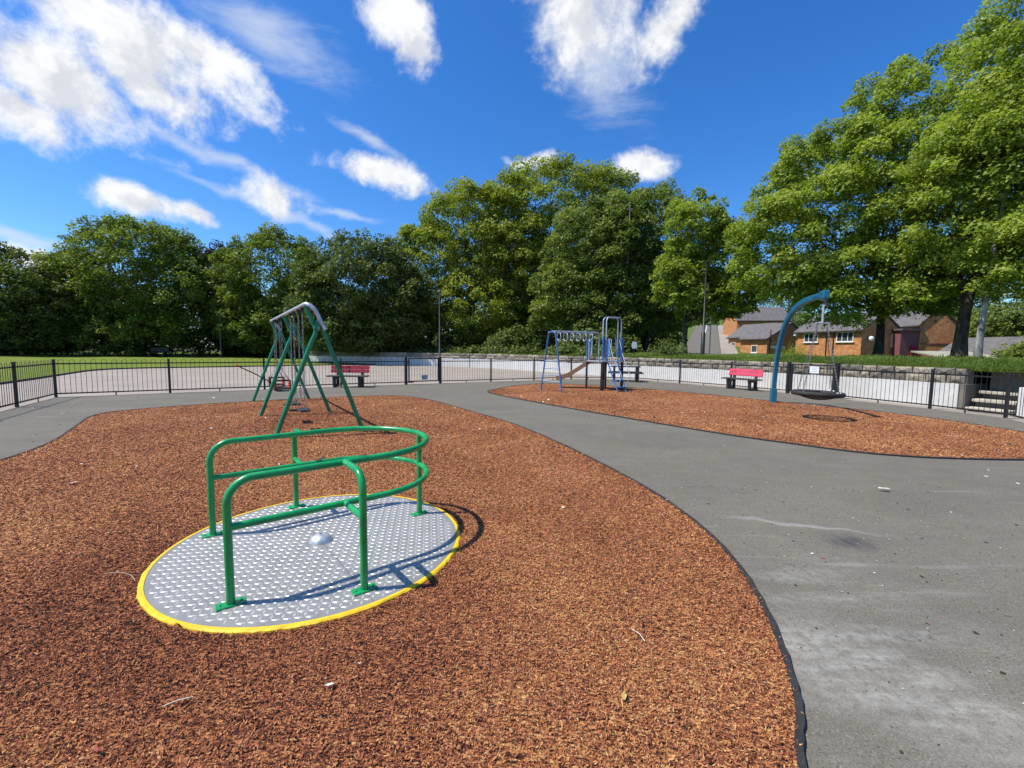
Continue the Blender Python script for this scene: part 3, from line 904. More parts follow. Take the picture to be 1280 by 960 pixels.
def cradle_swing(a, label, arm=0):
    p = frames[0] + bd * a - pd * .20
    z = .50
    t = thing('cradle_swing', label, 'swing', (p[0], p[1], z), math.atan2(bd[1], bd[0]), 'cradle swings')
    MB().box((0, 0, 0), (.30, .28, .03), 0, .01).build('seat', 'rubber', t)
    for k, y in enumerate((-.14, .14)):
        MB().box((0, y, .13), (.24, .022, .20), 0, .01).build('bucket_panel', 'orange', t)
    cg = MB()
    for zz in (.06, .24):
        cg.tube([(-.16, -.16, zz), (.16, -.16, zz), (.16, .16, zz), (-.16, .16, zz)], .013, 8, closed=True)
    for x in (-.16, .16):
        for y in (-.16, .16): cg.tube([(x, y, .0), (x, y, .25)], .013, 8)
    cg.build('cage', 'rubber', t)
    for s in (-1, 1):
        mb = MB(); chainpath(mb, (s * .19, 0, .50), (s * .20, 0, BZ - .11 - z))
        mb.tube([(s * .16, .16, .24), (s * .19, 0, .50), (s * .16, -.16, .24)], .008, 6)
        mb.build('chain', 'chain', t)
    if arm:
        for x in (-.13, .13):
            MB().tube([(x, .14, .12), (x, .50, .36), (x * .4, .86, .56)], .012, 8).build('arm', 'rubber', t)
        MB().tube([(-.10, .86, .565), (.10, .86, .565)], .03, 10).build('handle', 'orange', t)
flat_swing(*[SW[0][0], 'flat black swing seat hanging in the bay nearest the roundabout'])
flat_swing(*[SW[1][0], 'flat black swing seat hanging next to the middle green A-frame'])
cradle_swing(SW[2][0], 'orange and black toddler cradle swing just behind the middle A-frame')
cradle_swing(SW[3][0], 'orange and black cradle swing with long arms raised to the left', 1)
# rubber wear pads let into the mulch under the seats
for a in (0.62, 1.68, 3.0):
    pass

# ------------------------------------------------------------------ railings
def hoop_mesh():
    mb = MB(); s = .0575; r = .0062; P = [(-s, 0, .075)]
    P.append((-s, 0, 1.045))
    for i in range(1, 6):
        a = math.pi - math.pi * i / 6
        P.append((s * math.cos(a), 0, 1.045 + s * math.sin(a)))
    P.append((s, 0, 1.045)); P.append((s, 0, .075))
    mb.tube(P, r, 5)
    return mb.mesh('hoop', 'black')
HOOP = hoop_mesh()
POST = MB().box((0, 0, .56), (.062, .062, 1.12), 0, .006).mesh('post', 'black')
GPOST = MB().box((0, 0, .59), (.105, .105, 1.18), 0, .008).mesh('post', 'black')
def railing(pts, label, gate_ends=()):
    o = pts[0]
    t = thing('railing', label, 'railing', (o[0], o[1], 0), 0, 'bow-top railings around the playground')
    for i, p in enumerate(pts):
        if i in gate_ends: continue
        d = V(*pts[min(i + 1, len(pts) - 1)]) - V(*pts[max(i - 1, 0)])
        link('post', POST, t, (p[0] - o[0], p[1] - o[1], 0), math.atan2(d[1], d[0]))
    for a, b in zip(pts[:-1], pts[1:]):
        a, b = V(*a), V(*b); d = b - a; L = np.linalg.norm(d); d /= L; rz = math.atan2(d[1], d[0])
        c = (a + b) / 2 - V(*o)
        for z, nm in ((.985, 'top_rail'), (.105, 'bottom_rail')):
            MB().box((0, 0, 0), (L - .064, .010, .038), 0).build(nm, 'black', t)
            ob = COL.objects[-1]; ob.location = (c[0], c[1], z); ob.rotation_euler = (0, 0, rz)
        n = max(1, int(round((L - .1) / .23))); st = (L - .06) / n
        for i in range(n):
            q_ = a + d * (.03 + st * (i + .5)) - V(*o)
            link('hoop', HOOP, t, (q_[0], q_[1], 0), rz)
        # a short centre foot holds each long panel off the ground
        if L > 1.5:
            link('foot', FOOT, t, (c[0], c[1], 0), rz)
    return t
FOOT = MB().box((0, 0, .045), (.03, .014, .09)).mesh('foot', 'black')
railing(FENCE[0:3][::-1], 'black bow-top railing run at the far left edge of the playground')
railing(FENCE[2:7], 'long black bow-top railing behind the green swings and red bench', gate_ends=(4,))
railing(FENCE[7:13], 'black bow-top railing behind the blue climbing frame', gate_ends=(0,))
railing(FENCE[12:16], 'black bow-top railing behind the pink bench', gate_ends=(0, 3))
railing(FENCE[16:19], 'black bow-top railing in front of the stone steps', gate_ends=(0,))
railing(FENCE[18:21], 'black railing run leaving the picture at the right edge', gate_ends=(0,))

def gate(a, b, label, box):
    a, b = V(*a), V(*b); d = b - a; L = np.linalg.norm(d); rz = math.atan2(d[1], d[0])
    t = thing('gate', label, 'gate', (a[0], a[1], 0), rz, 'playground gates')
    link('post', GPOST, t, (0, 0, 0)); link('post', GPOST if box == 0 else MB().box((0, 0, .60), (.15, .13, 1.2), 0, .01).mesh('post', 'black'), t, (L, 0, 0))
    x0, x1 = .13, L - .09
    fr = MB()
    for x in (x0, x1): fr.box((x, 0, .62), (.05, .05, 1.02))
    for z in (.125, 1.105): fr.box(((x0 + x1) / 2, 0, z), (x1 - x0 - .052, .046, .045))
    if box: fr.box(((x0 + x1) / 2, 0, .80), (x1 - x0 - .052, .03, .03))
    fr.build('gate_frame', 'black', t)
    n = int((x1 - x0) / .115)
    bar = MB().tube([(0, 0, .14), (0, 0, 1.09)], .0075, 6).mesh('bar', 'black')
    for i in range(1, n):
        link('bar', bar, t, (x0 + (x1 - x0) * i / n, 0, 0))
    MB().box((x0 - .05, 0, .10), (.08, .04, .05)).build('hinge', 'black', t)
    MB().box((x0 - .05, 0, .95), (.08, .04, .05)).build('hinge', 'black', t)
    if box == 0:
        MB().box(((x0 + x1) / 2 + .02, -.03, .29), (.26, .012, .20), 0, .004).build('plate', 'greybox', t)
        MB().box((x0 + .07, -.03, .10), (.24, .04, .06), 0, .006).build('closer', 'black', t)
    else:
        sg = MB().box(((x0 + x1) / 2 + .10, -.032, .93), (.34, .008, .24), 0, .003).build('notice_board', 'white', t)
        for k in range(3):
            MB().box(((x0 + x1) / 2 + .10, -.0375, 1.0 - k * .06), (.24 - .05 * (k % 2), .002, .014)).build('text_line', 'greybox', sg)
    return t
gate(FENCE[6], FENCE[7], 'black metal gate with small grey plate, right of the red bench', 0)
gate(FENCE[15], FENCE[16], 'black metal gate with white notice behind the basket swing', 1)

# ------------------------------------------------------------------ benches and picnic table
def bench(loc, rz, board, label):
    t = thing('bench', label, 'bench', loc, rz, 'plastic benches with coloured backrests')
    for x in (-.48, .48):
        e = MB()
        e.box((x, -.17, .20), (.10, .10, .40), 0, .01); e.box((x, .20, .20), (.10, .10, .40), 0, .01)
        e.box((x, .0, .365), (.098, .50, .09), 0, .01); e.box((x, .02, .05), (.096, .44, .08), 0, .01)
        e.box((x, .235, .60), (.10, .075, .46), 0, .01, R(-12))
        e.build('leg_frame', 'plastic', t)
    for i in range(3):
        MB().box((0, -.19 + i * .155, .435), (1.55, .14, .048), 0, .012).build('seat_plank', 'plastic', t)
    for i in range(2):
        MB().box((0, .215 + i * .030, .62 + i * .145), (1.50, .048, .138), 0, .012, R(-12)).build('back_plank', board, t)
    return t
bench((-6.42, 16.75, 0), R(2), 'redboard', 'dark red backed bench by the railing behind the green swings')
bench((9.40, 17.50, 0), R(-64), 'pinkboard', 'faded pink backed bench left of the petrol blue swing post')
def picnic(loc, rz):
    t = thing('picnic_table', 'dark plastic picnic table behind the blue climbing frame steps', 'picnic table', loc, rz)
    for i in range(4): MB().box((0, -.27 + i * .18, .74), (1.45, .165, .05), 0, .012).build('top_plank', 'plastic', t)
    for s in (-1, 1):
        for i in range(2): MB().box((0, s * (.56 + i * .16), .44), (1.7, .15, .05), 0, .012).build('seat_plank', 'plastic', t)
    for x in (-.55, .55):
        e = MB()
        for s in (-1, 1):
            e.box((x, s * .62, .21), (.11, .11, .42), 0, .01); e.box((x, s * .28, .55), (.10, .10, .34), 0, .01)
        e.box((x, 0, .375), (.095, 1.40, .08), 0, .01)
        e.build('leg_frame', 'plastic', t)
picnic((5.72, 21.6, 0), R(-14))
# far bench on the lawn under the trees
ft = thing('bench', 'small dark bench far off on the lawn in front of the left trees', 'bench', (-36.6, 44.3, .35))
for i in range(3): MB().box((0, -.2 + i * .16, .45), (1.9, .14, .05)).build('seat_plank', 'iron', ft)
for i in range(2): MB().box((0, .24, .66 + i * .2), (1.9, .05, .15)).build('back_plank', 'iron', ft)
for x in (-.7, .7): MB().box((x, 0, .22), (.1, .5, .44)).box((x, .28, .5), (.08, .05, .8)).build('leg_frame', 'iron', ft)

# ------------------------------------------------------------------ climbing frame with slide
def climber():
    o = V(3.5, 16.6)
    t = thing('climbing_frame', 'blue climbing frame with overhead rings, platform, ladder, arch and brown slide', 'climbing frame', (o[0], o[1], 0))
    off = (o[0], o[1], 0)
    p1, p2, p4 = V(2.96, 16.99), V(3.44, 16.28), V(4.30, 16.75)
    p3 = p1 + (p4 - p2)
    axd = (p4 - p2) / np.linalg.norm(p4 - p2); pp = (p1 - p2) / np.linalg.norm(p1 - p2)
    A3 = lambda p, z: (p[0], p[1], z)
    DZ = 1.12
    for p, r in ((p1, .042), (p2, .075), (p4, .055), (p3, .042)):
        MB().tube([A3(p, 0), A3(p, DZ - .02)], r, 12).build('deck_post', 'darkpost', t, off)
    for p, z in ((p1, 2.0), (p2, 2.05), (p4, 2.05), (p3, 2.0)):
        MB().tube([A3(p, DZ + .03), A3(p, z)], .034, 10).build('upright', 'blue', t, off)
    cc = (p1 + p4) / 2
    MB().box((cc[0], cc[1], DZ), (np.linalg.norm(p4 - p2) + .10, np.linalg.norm(p1 - p2) + .10, .05), math.atan2(axd[1], axd[0]), .008).build('deck', 'galv', t, off)
    # ladder end of the overhead ring walk
    l1, l2 = V(1.1, 16.16), V(1.79, 15.3); lm = (l1 + l2) / 2; ld = (l2 - l1) / np.linalg.norm(l2 - l1)
    tw = .15; HT = 2.20
    P = [A3(l1, 0), A3(lm - ld * (tw + .05), HT - .16), A3(lm - ld * (tw + .02), HT - .06), A3(lm - ld * (tw - .05), HT), A3(lm + ld * (tw - .05), HT), A3(lm + ld * (tw + .02), HT - .06), A3(lm + ld * (tw + .05), HT - .16), A3(l2, 0)]
    MB().tube(P, .028, 10).build('ladder_frame', 'blue', t, off)
    for z in (.38, .62, .86, 1.14):
        k = z / HT; w_ = np.linalg.norm(l2 - l1) / 2 * (1 - k) + (tw + .05) * k
        MB().tube([A3(lm - ld * w_, z), A3(lm + ld * w_, z)], .019, 8).build('rung', 'paleblue', t, off)
    # overhead rail with hanging rings
    e = (p1 + p2) / 2 + (p2 - p1) * .25
    d = (e - lm); Lr = np.linalg.norm(d); d /= Lr
    P = [A3(lm, HT + .02), A3(lm + d * (Lr - .12), HT + .01), A3(lm + d * (Lr - .03), HT - .03), A3(e, HT - .13), A3(e, DZ)]
    MB().tube(P, .026, 10).build('overhead_rail', 'paleblue', t, off)
    P2 = [A3(lm + pp * .22, HT - .01), A3(lm + pp * .22 + d * (Lr - .15), HT - .01), A3(p1 + pp * -.1, HT - .12), A3(p1 + pp * -.1, DZ)]
    MB().tube(P2, .022, 8).build('overhead_rail', 'paleblue', t, off)
    for i in range(6):
        c = lm + d * (Lr * (.16 + .135 * i)) + pp * .05; rr = .15; ct = V(c[0], c[1])
        # each ring hangs in a plane across the rail, slightly turned
        s = pp * .9 + d * rnd.uniform(.1, .3); s /= np.linalg.norm(s)
        Q = [(ct[0] + s[0] * rr * math.cos(a), ct[1] + s[1] * rr * math.cos(a), HT - .17 + rr * math.sin(a)) for a in np.linspace(0, 2 * math.pi, 20)[:-1]]
        MB().tube(Q, .017, 6, closed=True).build('ring', 'paleblue', t, off)
    # barrier panels with hand loops
    def panel(a, b, w0, w1):
        c0, c1 = a + (b - a) * w0, a + (b - a) * w1; m_ = (c0 + c1) / 2; L = np.linalg.norm(c1 - c0); dv = (c1 - c0) / L
        MB().box((m_[0], m_[1], DZ + .50), (L, .022, .72), math.atan2(dv[1], dv[0]), .008).build('barrier_panel', 'blue', t, off)
        lp = m_ + dv * (L / 2 + .05)
        MB().tube([A3(lp, DZ + .2), A3(lp + dv * .05, DZ + .26), A3(lp + dv * .05, DZ + .82), A3(lp, DZ + .88)], .016, 8).build('hand_loop', 'paleblue', t, off)
    panel(p2, p4, .06, .22); panel(p4, p2, .06, .22); panel(p1, p2, .05, .20); panel(p3, p4, .05, .20); panel(p1, p3, .02, .12)
    # steep steps towards the camera, with arches above
    fm = (p2 + p4) / 2; foot = V(4.08, 15.80); sd_ = axd
    for s in (-1, 1):
        a = foot + sd_ * s * .20; b = fm + sd_ * s * .26
        MB().tube([A3(a, 0), A3(b, DZ), A3(b + pp * .12, DZ + .62), A3(b + pp * .14, DZ + .95)], .024, 10).build('step_rail', 'blue', t, off)
        MB().tube([A3(a - sd_ * 0 - pp * .05, .32), A3(a + pp * .05 - pp * .22, .62), A3(b - pp * .25, DZ + .22), A3(b - pp * .05, DZ + .85)], .018, 8).build('hand_rail', 'paleblue', t, off)
    for i in range(4):
        k = (i + .7) / 4.4; c = foot + (fm - foot) * k
        MB().box((c[0], c[1], DZ * k), (.42, .13, .03), math.atan2(sd_[1], sd_[0]), .006).build('tread', 'blue', t, off)
    for k in (0, .17):
        a, b = p2 + (p4 - p2) * .14 + pp * k, p4 - (p4 - p2) * .10 + pp * k
        P = [A3(a, DZ), A3(a, 2.66), A3(a + sd_ * .04, 2.76), A3(a + sd_ * .13, 2.80), A3(b - sd_ * .13, 2.80), A3(b - sd_ * .04, 2.76), A3(b, 2.66), A3(b, DZ)]
        MB().tube(P, .024, 10).build('arch', 'paleblue', t, off)
    # slide
    s0, s1 = V(3.34, 17.25), V(1.82, 17.45)
    dv = (s1 - s0) / np.linalg.norm(s1 - s0); nv = V(-dv[1], dv[0])
    prof = [(0, 1.12), (.12, 1.10), (.9, .58), (1.18, .43), (1.36, .38), (1.55, .37)]
    prof = [(p[0], p[1]) for p in spline(prof, 4)]
    w_ = .24; hs = .14
    cs = [(-w_ - .03, hs), (-w_, hs), (-w_ + .01, .02), (w_ - .01, .02), (w_, hs), (w_ + .03, hs), (w_ + .03, -.03), (-w_ - .03, -.03)]
    P = []; F = []
    for x, z in prof:
        for u, h in cs:
            q_ = s0 + dv * x + nv * u; P.append((q_[0], q_[1], z + h))
    m_ = len(cs)
    for i in range(len(prof) - 1):
        for k in range(m_):
            F.append((i * m_ + k, i * m_ + (k + 1) % m_, (i + 1) * m_ + (k + 1) % m_, (i + 1) * m_ + k))
    F += [tuple(range(m_)), tuple(range((len(prof) - 1) * m_, len(prof) * m_))]
    MB().add(P, F).build('slide', 'slide', t, off)
    q_ = s0 + dv * 1.35
    MB().tube([A3(q_ + nv * .18, 0), A3(q_ + nv * .18, .36)], .025, 8).tube([A3(q_ - nv * .18, 0), A3(q_ - nv * .18, .36)], .025, 8).build('slide_support', 'blue', t, off)
    return t
climber()

# ------------------------------------------------------------------ basket swing on a curved post
def arc_swing():
    base = V(8.04, 13.10); tip = V(7.14, 9.90)
    t = thing('curved_post', 'tall curved petrol blue swing post arching over the right mulch area', 'swing frame', (base[0], base[1], 0))
    off = (base[0], base[1], 0)
    d = tip - base; L = np.linalg.norm(d); d /= L; nn = V(-d[1], d[0])
    key = [(0.0, .42), (0.05, .9), (.16, 1.4), (.34, 1.85), (.62, 2.25), (1.02, 2.56), (1.55, 2.76), (2.2, 2.86), (L - .25, 2.88)]
    P = spline([(k[0], k[1]) for k in key], 4)
    r0, hw = .075, .055
    vs_ = []; F = []
    for i, p in enumerate(P):
        a, b = P[max(0, i - 1)], P[min(len(P) - 1, i + 1)]
        tg = (b - a) / np.linalg.norm(b - a); nr = V(-tg[1], tg[0])
        sc = .068 + .020 * math.sin(min(1, i / len(P)) * math.pi) - .012 * i / len(P)
        for u, w_ in ((-1, -.8), (-.8, -1), (.8, -1), (1, -.8), (1, .8), (.8, 1), (-.8, 1), (-1, .8)):
            x = p[0] + nr[0] * sc * u; z = p[1] + nr[1] * sc * u
            q_ = base + d * x + nn * hw * w_
            vs_.append((q_[0], q_[1], z))
    for i in range(len(P) - 1):
        for k in range(8):
            F.append((i * 8 + k, i * 8 + (k + 1) % 8, i * 8 + 8 + (k + 1) % 8, i * 8 + 8 + k))
    F += [tuple(range(8))[::-1], tuple(range((len(P) - 1) * 8, len(P) * 8))]
    MB().add(vs_, F).build('curved_arm', 'teal', t, off)
    rz = math.atan2(d[1], d[0])
    MB().box((base[0], base[1], .22), (.20, .15, .44), rz, .012).build('base_sleeve', 'teal', t, off)
    e = base + d * (L - .10)
    hd = MB().box((e[0], e[1], 2.87), (.28, .14, .19), rz, .02).build('head', 'teal', t, off)
    for k in range(3):
        q_ = base + d * (L - .55 + .12 * k)
        MB().box((q_[0] - nn[0] * .065, q_[1] - nn[1] * .065, 2.88), (.035, .03, .035), rz, .006).build('bolt', 'teal', t, off)
    MB().tube([(tip[0], tip[1], 2.76), (tip[0], tip[1], 2.66)], .05, 12).build('swivel', 'iron', t, off)
    # the basket with its ropes
    bz = .60; rb = .475
    b = thing('basket_swing', 'round black basket swing hanging by four ropes from the curved post', 'swing', (tip[0] - .04, tip[1], bz))
    tilt = R(-1.5)
    ring = [(rb * math.cos(a), rb * math.sin(a), rb * math.cos(a) * tilt) for a in np.linspace(0, 2 * math.pi, 49)[:-1]]
    MB().tube(ring, .055, 12, closed=True).build('basket_rim', 'rubber', b)
    net = MB()
    for k in range(-5, 6):
        x = k * .082; y = math.sqrt(rb * rb - x * x)
        for sw in (0, 1):
            Q = []
            for i in range(9):
                v = -y + 2 * y * i / 8
                rr2 = (x * x + v * v) / (rb * rb)
                z = -.14 * (1 - rr2)
                px, py = (x, v) if sw == 0 else (v, x)
                Q.append((px, py, z + px * tilt))
            net.tube(Q, .012, 5)
    net.build('net', 'rubber', b)
    topz = 2.64 - bz
    MB().tube([(-.16, 0, topz - .42), (.16, 0, topz - .42)], .018, 8).tube([(0, 0, topz), (0, 0, topz - .42)], .022, 8).build('spreader', 'galv', b)
    for k, a in enumerate((R(20), R(110), R(200), R(290))):
        p = (rb * math.cos(a), rb * math.sin(a), .05 + rb * math.cos(a) * tilt)
        mb = MB()
        chainpath(mb, p, (math.copysign(.10, math.cos(a)), .0, topz - .42), 44, .006)
        mb.build('chain', 'chain', b)
        for s in (-.10, .10):
            MB().lathe([(.0001, .018), (.018, .015), (.02, 0)], (rb * math.cos(a + s), rb * math.sin(a + s), .045), 8).build('fixing', 'white', b)
arc_swing()

# ------------------------------------------------------------------ retaining wall and steps
def retaining_wall():
    seg = []
    pts = [V(*p) for p in wl]
    # leave an opening for the steps
    ga, gb = V(12.62, 11.90), V(12.95, 10.95)
    t = thing('retaining_wall', 'low stone retaining wall with white painted lower half behind the railings', 'stone wall', (9.9, 19.7, 0))
    off = (9.9, 19.7, 0)
    dense = []
    for a, b in zip(pts[:-1], pts[1:]):
        L = np.linalg.norm(b - a); n = max(1, int(L / .25))
        for i in range(n): dense.append(a + (b - a) * i / n)
    dense.append(pts[-1])
    cut = lambda p: (10.98 < p[1] < 11.92 and p[0] > 11)
    runs = []; cur = []
    for p in dense:
        if cut(p):
            if len(cur) > 1: runs.append(cur)
            cur = []
        else: cur.append(p)
    if len(cur) > 1: runs.append(cur)
    def sweep(run, o0, o1, z0, z1, name, mat, jit=0.0):
        P = []; F = []; n = len(run)
        for i, p in enumerate(run):
            a, b = run[max(0, i - 1)], run[min(n - 1, i + 1)]
            tg = (b - a) / np.linalg.norm(b - a); nr = V(tg[1], -tg[0])      # towards the playground is -
            nr = nr if nr @ bn > 0 else -nr
            j1 = rnd.uniform(-jit, jit); j2 = rnd.uniform(-jit, jit)
            f = p + nr * (o0 + j1 * .5); k = p + nr * o1
            P += [(f[0], f[1], z0), (f[0], f[1], z1 + j2), (k[0], k[1], z1 + j2), (k[0], k[1], z0)]
        for i in range(n - 1):
            for k in range(4):
                F.append((i * 4 + k, i * 4 + (k + 1) % 4, i * 4 + 4 + (k + 1) % 4, i * 4 + 4 + k))
        F += [(3, 2, 1, 0), tuple((n - 1) * 4 + k for k in range(4))]
        return MB().add(P, F).build(name, mat, t, off)
    for run in runs:
        sweep(run, .05, .34, -.95, 1.06, 'wall_core', 'mortar')
        sweep(run, -.015, .04, -.05, .70, 'painted_face', 'whitewash', .012)
    # coursed stones above the paint
    var = []
    for k in range(14):
        rg = random.Random(k); mb = MB()
        P = []
        L = 1.0
        for (x, y, z) in [(sx * .5, sy * .5, sz * .5) for sz in (-1, 1) for sx, sy in ((-1, -1), (1, -1), (1, 1), (-1, 1))]:
            P.append((x * (1 - rg.uniform(0, .05)), y * (1 if y > 0 else 1 + rg.uniform(-.12, .10)), z * (1 - rg.uniform(0, .09))))
        cpt = (rg.uniform(-.1, .1), -.62 - rg.uniform(0, .16), rg.uniform(-.1, .1))
        P.append(cpt)
        F = [(3, 2, 1, 0), (4, 5, 6, 7), (1, 2, 6, 5), (2, 3, 7, 6), (3, 0, 4, 7), (0, 1, 8), (1, 5, 8), (5, 4, 8), (4, 0, 8)]
        var.append(mb.add(P, F).mesh('stone', 'stone'))
    cnt = 0
    for run in runs:
        cum = [0]
        for a, b in zip(run[:-1], run[1:]): cum.append(cum[-1] + np.linalg.norm(b - a))
        def at(s):
            i = min(len(run) - 2, max(0, int(np.searchsorted(cum, s)) - 1))
            f = (s - cum[i]) / (cum[i + 1] - cum[i] + 1e-9)
            tg = run[i + 1] - run[i]
            return run[i] + tg * f, math.atan2(tg[1], tg[0])
        for row, (z0, z1) in enumerate(((.71, .93), (.935, 1.14))):
            s = rnd.uniform(0, .2)
            while s < cum[-1] - .1:
                p_, _ = at(s)
                far = max(1.0, np.hypot(*p_) / 18)
                Ls = rnd.uniform(.26, .56) * far; Ls = min(Ls, cum[-1] - s)
                p, rz = at(s + Ls / 2)
                tg = V(math.cos(rz), math.sin(rz)); nr = V(tg[1], -tg[0]); fl = 0
                if nr @ bn < 0: nr = -nr; 
                # stone front (local -y) must face the playground
                rzz = rz if (V(-math.sin(rz), math.cos(rz)) @ bn) > 0 else rz + math.pi
                q_ = p + nr * (.13 + rnd.uniform(-.02, .02))
                ob = link('stone', var[rnd.randrange(14)], t, (q_[0] - off[0], q_[1] - off[1], (z0 + z1) / 2), rzz + rnd.uniform(-.03, .03))
                ob.scale = (Ls - .018, .26, (z1 - z0) * rnd.uniform(.93, 1.08))
                cnt += 1
                s += Ls
    # steps in the opening
    st = thing('stone_steps', 'worn stone steps in the wall opening at the right', 'steps', (12.75, 11.45, 0))
    so = (12.75, 11.45, 0)
    tg = (gb - ga) / np.linalg.norm(gb - ga); nr = V(-tg[1], tg[0]); nr = nr if nr @ bn > 0 else -nr
    m_ = (ga + gb) / 2
    for i in range(3):
        c = m_ + nr * (.10 + .30 * i)
        MB().box((c[0], c[1], .22 * (i + .5) - .06), (.86, .36, .085), math.atan2(tg[1], tg[0]), .015).build('step', 'stepstone', st, so)
        c2 = m_ + nr * (.20 + .30 * i)
        MB().box((c2[0], c2[1], .22 * (i + .5) - .17), (.82, .26, .135), math.atan2(tg[1], tg[0]), .0).build('riser', 'mortar', st, so)
    for e, s in ((ga, -1), (gb, 1)):
        c = e + nr * .75 + tg * (.09 * s)
        MB().box((c[0], c[1], .32), (.16, 1.35, .78), math.atan2(tg[1], tg[0]), .01).build('cheek_wall', 'whitewash' if s > 0 else 'mortar', st, so)  # left cheek: its shade is painted in with the dark mortar colour
    c = m_ + nr * 1.12
    MB().box((c[0], c[1], .60), (.84, .26, 1.06), math.atan2(tg[1], tg[0]), .02).build('back_wall', 'stone', st, so)
    return cnt
retaining_wall()

# ------------------------------------------------------------------ houses
def window(parent, p, u, nrm, w, h, panes=2, off=(0, 0, 0)):
    """p centre on the wall, u unit along the wall, nrm outwards"""
    rz = math.atan2(u[1], u[0])
    o = lambda a, d, z: (p[0] + u[0] * a + nrm[0] * d, p[1] + u[1] * a + nrm[1] * d, p[2] + z)
    fr = MB(); fw = .07
    for a in (-w / 2 + fw / 2, w / 2 - fw / 2): fr.box(o(a, .03, 0), (fw, .10, h), rz)
    for z in (-h / 2 + fw / 2, h / 2 - fw / 2): fr.box(o(0, .03, z), (w - 2 * fw - .002, .096, fw), rz)
    for k in range(1, panes):
        fr.box(o(-w / 2 + w * k / panes, .03, 0), (.055, .09, h - 2 * fw - .002), rz)
    f = fr.build('window', 'frame', parent, off)
    for k in range(panes):
        MB().box(o(-w / 2 + w * (k + .5) / panes, .008, 0), (w / panes - .06, .02, h - .1), rz).build('pane', 'glass', f, off)
    MB().box(o(0, .07, -h / 2 - .04), (w + .2, .16, .07), rz).build('sill', 'frame', f, off)
    return f
def house(label, corner, wd, ud, depth, length, zb, ze, zr, wall='brick', over=.25, name='brick_house'):
    """gable wall runs from corner along wd for depth; eaves wall runs from corner along ud for length"""
    c = V(*corner); wd = V(*wd); ud = V(*ud)
    t = thing(name, label, 'house', (c[0], c[1], zb))
    off = (c[0], c[1], zb)
    A, B = c, c + wd * depth; Cc, D = B + ud * length, c + ud * length
    ap0 = c + wd * depth / 2; ap1 = ap0 + ud * length
    P = [(*A, zb), (*B, zb), (*Cc, zb), (*D, zb), (*A, ze), (*B, ze), (*Cc, ze), (*D, ze), (*ap0, zr), (*ap1, zr)]
    F = [(0, 1, 5, 8, 4), (3, 7, 9, 6, 2), (0, 4, 7, 3), (1, 2, 6, 5)]
    MB().add(P, F).build('wall', wall, t, off)
    rf = MB()
    k = (zr - ze) / (depth / 2)
    for s in (0, 1):
        e0 = (c if s == 0 else B) - wd * (over if s == 0 else -over); a0 = ap0
        E0 = e0 - ud * .15; E1 = e0 + ud * (length + .15); R0 = a0 - ud * .15; R1 = a0 + ud * (length + .15)
        zlow = ze - k * over
        V8 = [(*E0, zlow + .03), (*E1, zlow + .03), (*R1, zr + .03), (*R0, zr + .03), (*E0, zlow + .15), (*E1, zlow + .15), (*R1, zr + .17), (*R0, zr + .17)]
        rf.add(V8, [(0, 1, 2, 3), (4, 5, 6, 7), (0, 1, 5, 4), (1, 2, 6, 5), (2, 3, 7, 6), (3, 0, 4, 7)])
    roof = rf.build('roof', 'slate', t, off)
    g = MB(); e0 = c - wd * (over + .06)
    m_ = e0 + ud * length / 2
    g.box((m_[0], m_[1], ze - k * over + .02), (length + .3, .11, .10), math.atan2(ud[1], ud[0])).build('gutter', 'iron', t, off)
    return t, off
UD = V(-.29, .957); WD = V(.957, .29)
hA, oA = house('orange brick house with two white upper windows behind the curved swing post', (34.85, 43.0), WD, UD, 5.6, 7.1, -.95, 3.86, 5.6)
cA = V(34.85, 43.0)
for a, w_ in ((5.25, 1.6), (1.58, 1.7)):
    p = cA + UD * a
    window(hA, (p[0], p[1], 3.18), UD, -WD, w_, 1.0, 3, oA)
    window(hA, (p[0], p[1], .62), UD, -WD, w_, 1.1, 3, oA)
for a in (3.5, 2.75):
    p = cA + UD * a - WD * .07
    MB().tube([(p[0], p[1], -.9), (p[0], p[1], 3.8)], .05, 8).build('drainpipe', 'iron', hA, oA)
p = cA + WD * .9 - UD * .35
dish = MB().lathe([(.02, .08), (.12, .06), (.20, .02), (.25, -.04)], (0, 0, 0), 16).build('satellite_dish', 'frame', hA)
dish.location = (p[0] - oA[0], p[1] - oA[1], 3.0 - oA[2]); dish.rotation_euler = (R(80), 0, R(-10))
p = cA + WD * 4.6
window(hA, (p[0], p[1], 2.9), WD, -UD, .7, 1.3, 1, oA)
p = cA + UD * 7.0 - WD * .05
MB().box((p[0] - .1, p[1], 3.55), (.35, .3, .22), 0).build('floodlight', 'frame', hA, oA)
hB, oB = house('brick gabled house with grey tiled roof left of the curved swing post', (30.8, 52.0), WD, UD, 7.1, 4.0, -.6, 3.15, 5.05)
p = V(30.8, 52.0) + WD * 1.6
MB().box((p[0] - UD[0] * .04, p[1] - UD[1] * .04, 2.15), (2.4, .08, .32), math.atan2(WD[1], WD[0])).build('white_board', 'frame', hB, oB)
p = V(30.8, 52.0) + WD * .35 - UD * .1
MB().tube([(p[0], p[1], -.5), (p[0], p[1], 4.2)], .055, 8).build('vent_pipe', 'iron', hB, oB)
window(hB, (*(V(30.8, 52) + UD * 1.8), 1.9), UD, -WD, .9, .9, 1, oB)
hC, oC = house('small far brick house with white window beside the climbing road', (33.6, 58.5), WD, UD, 5.5, 5.5, 1.0, 3.6, 5.4)
window(hC, (*(V(33.6, 58.5) + UD * 2.4), 2.5), UD, -WD, 1.3, .95, 2, oC)
window(hC, (*(V(33.6, 58.5) + UD * 4.5), 2.3), UD, -WD, .9, 1.1, 1, oC)
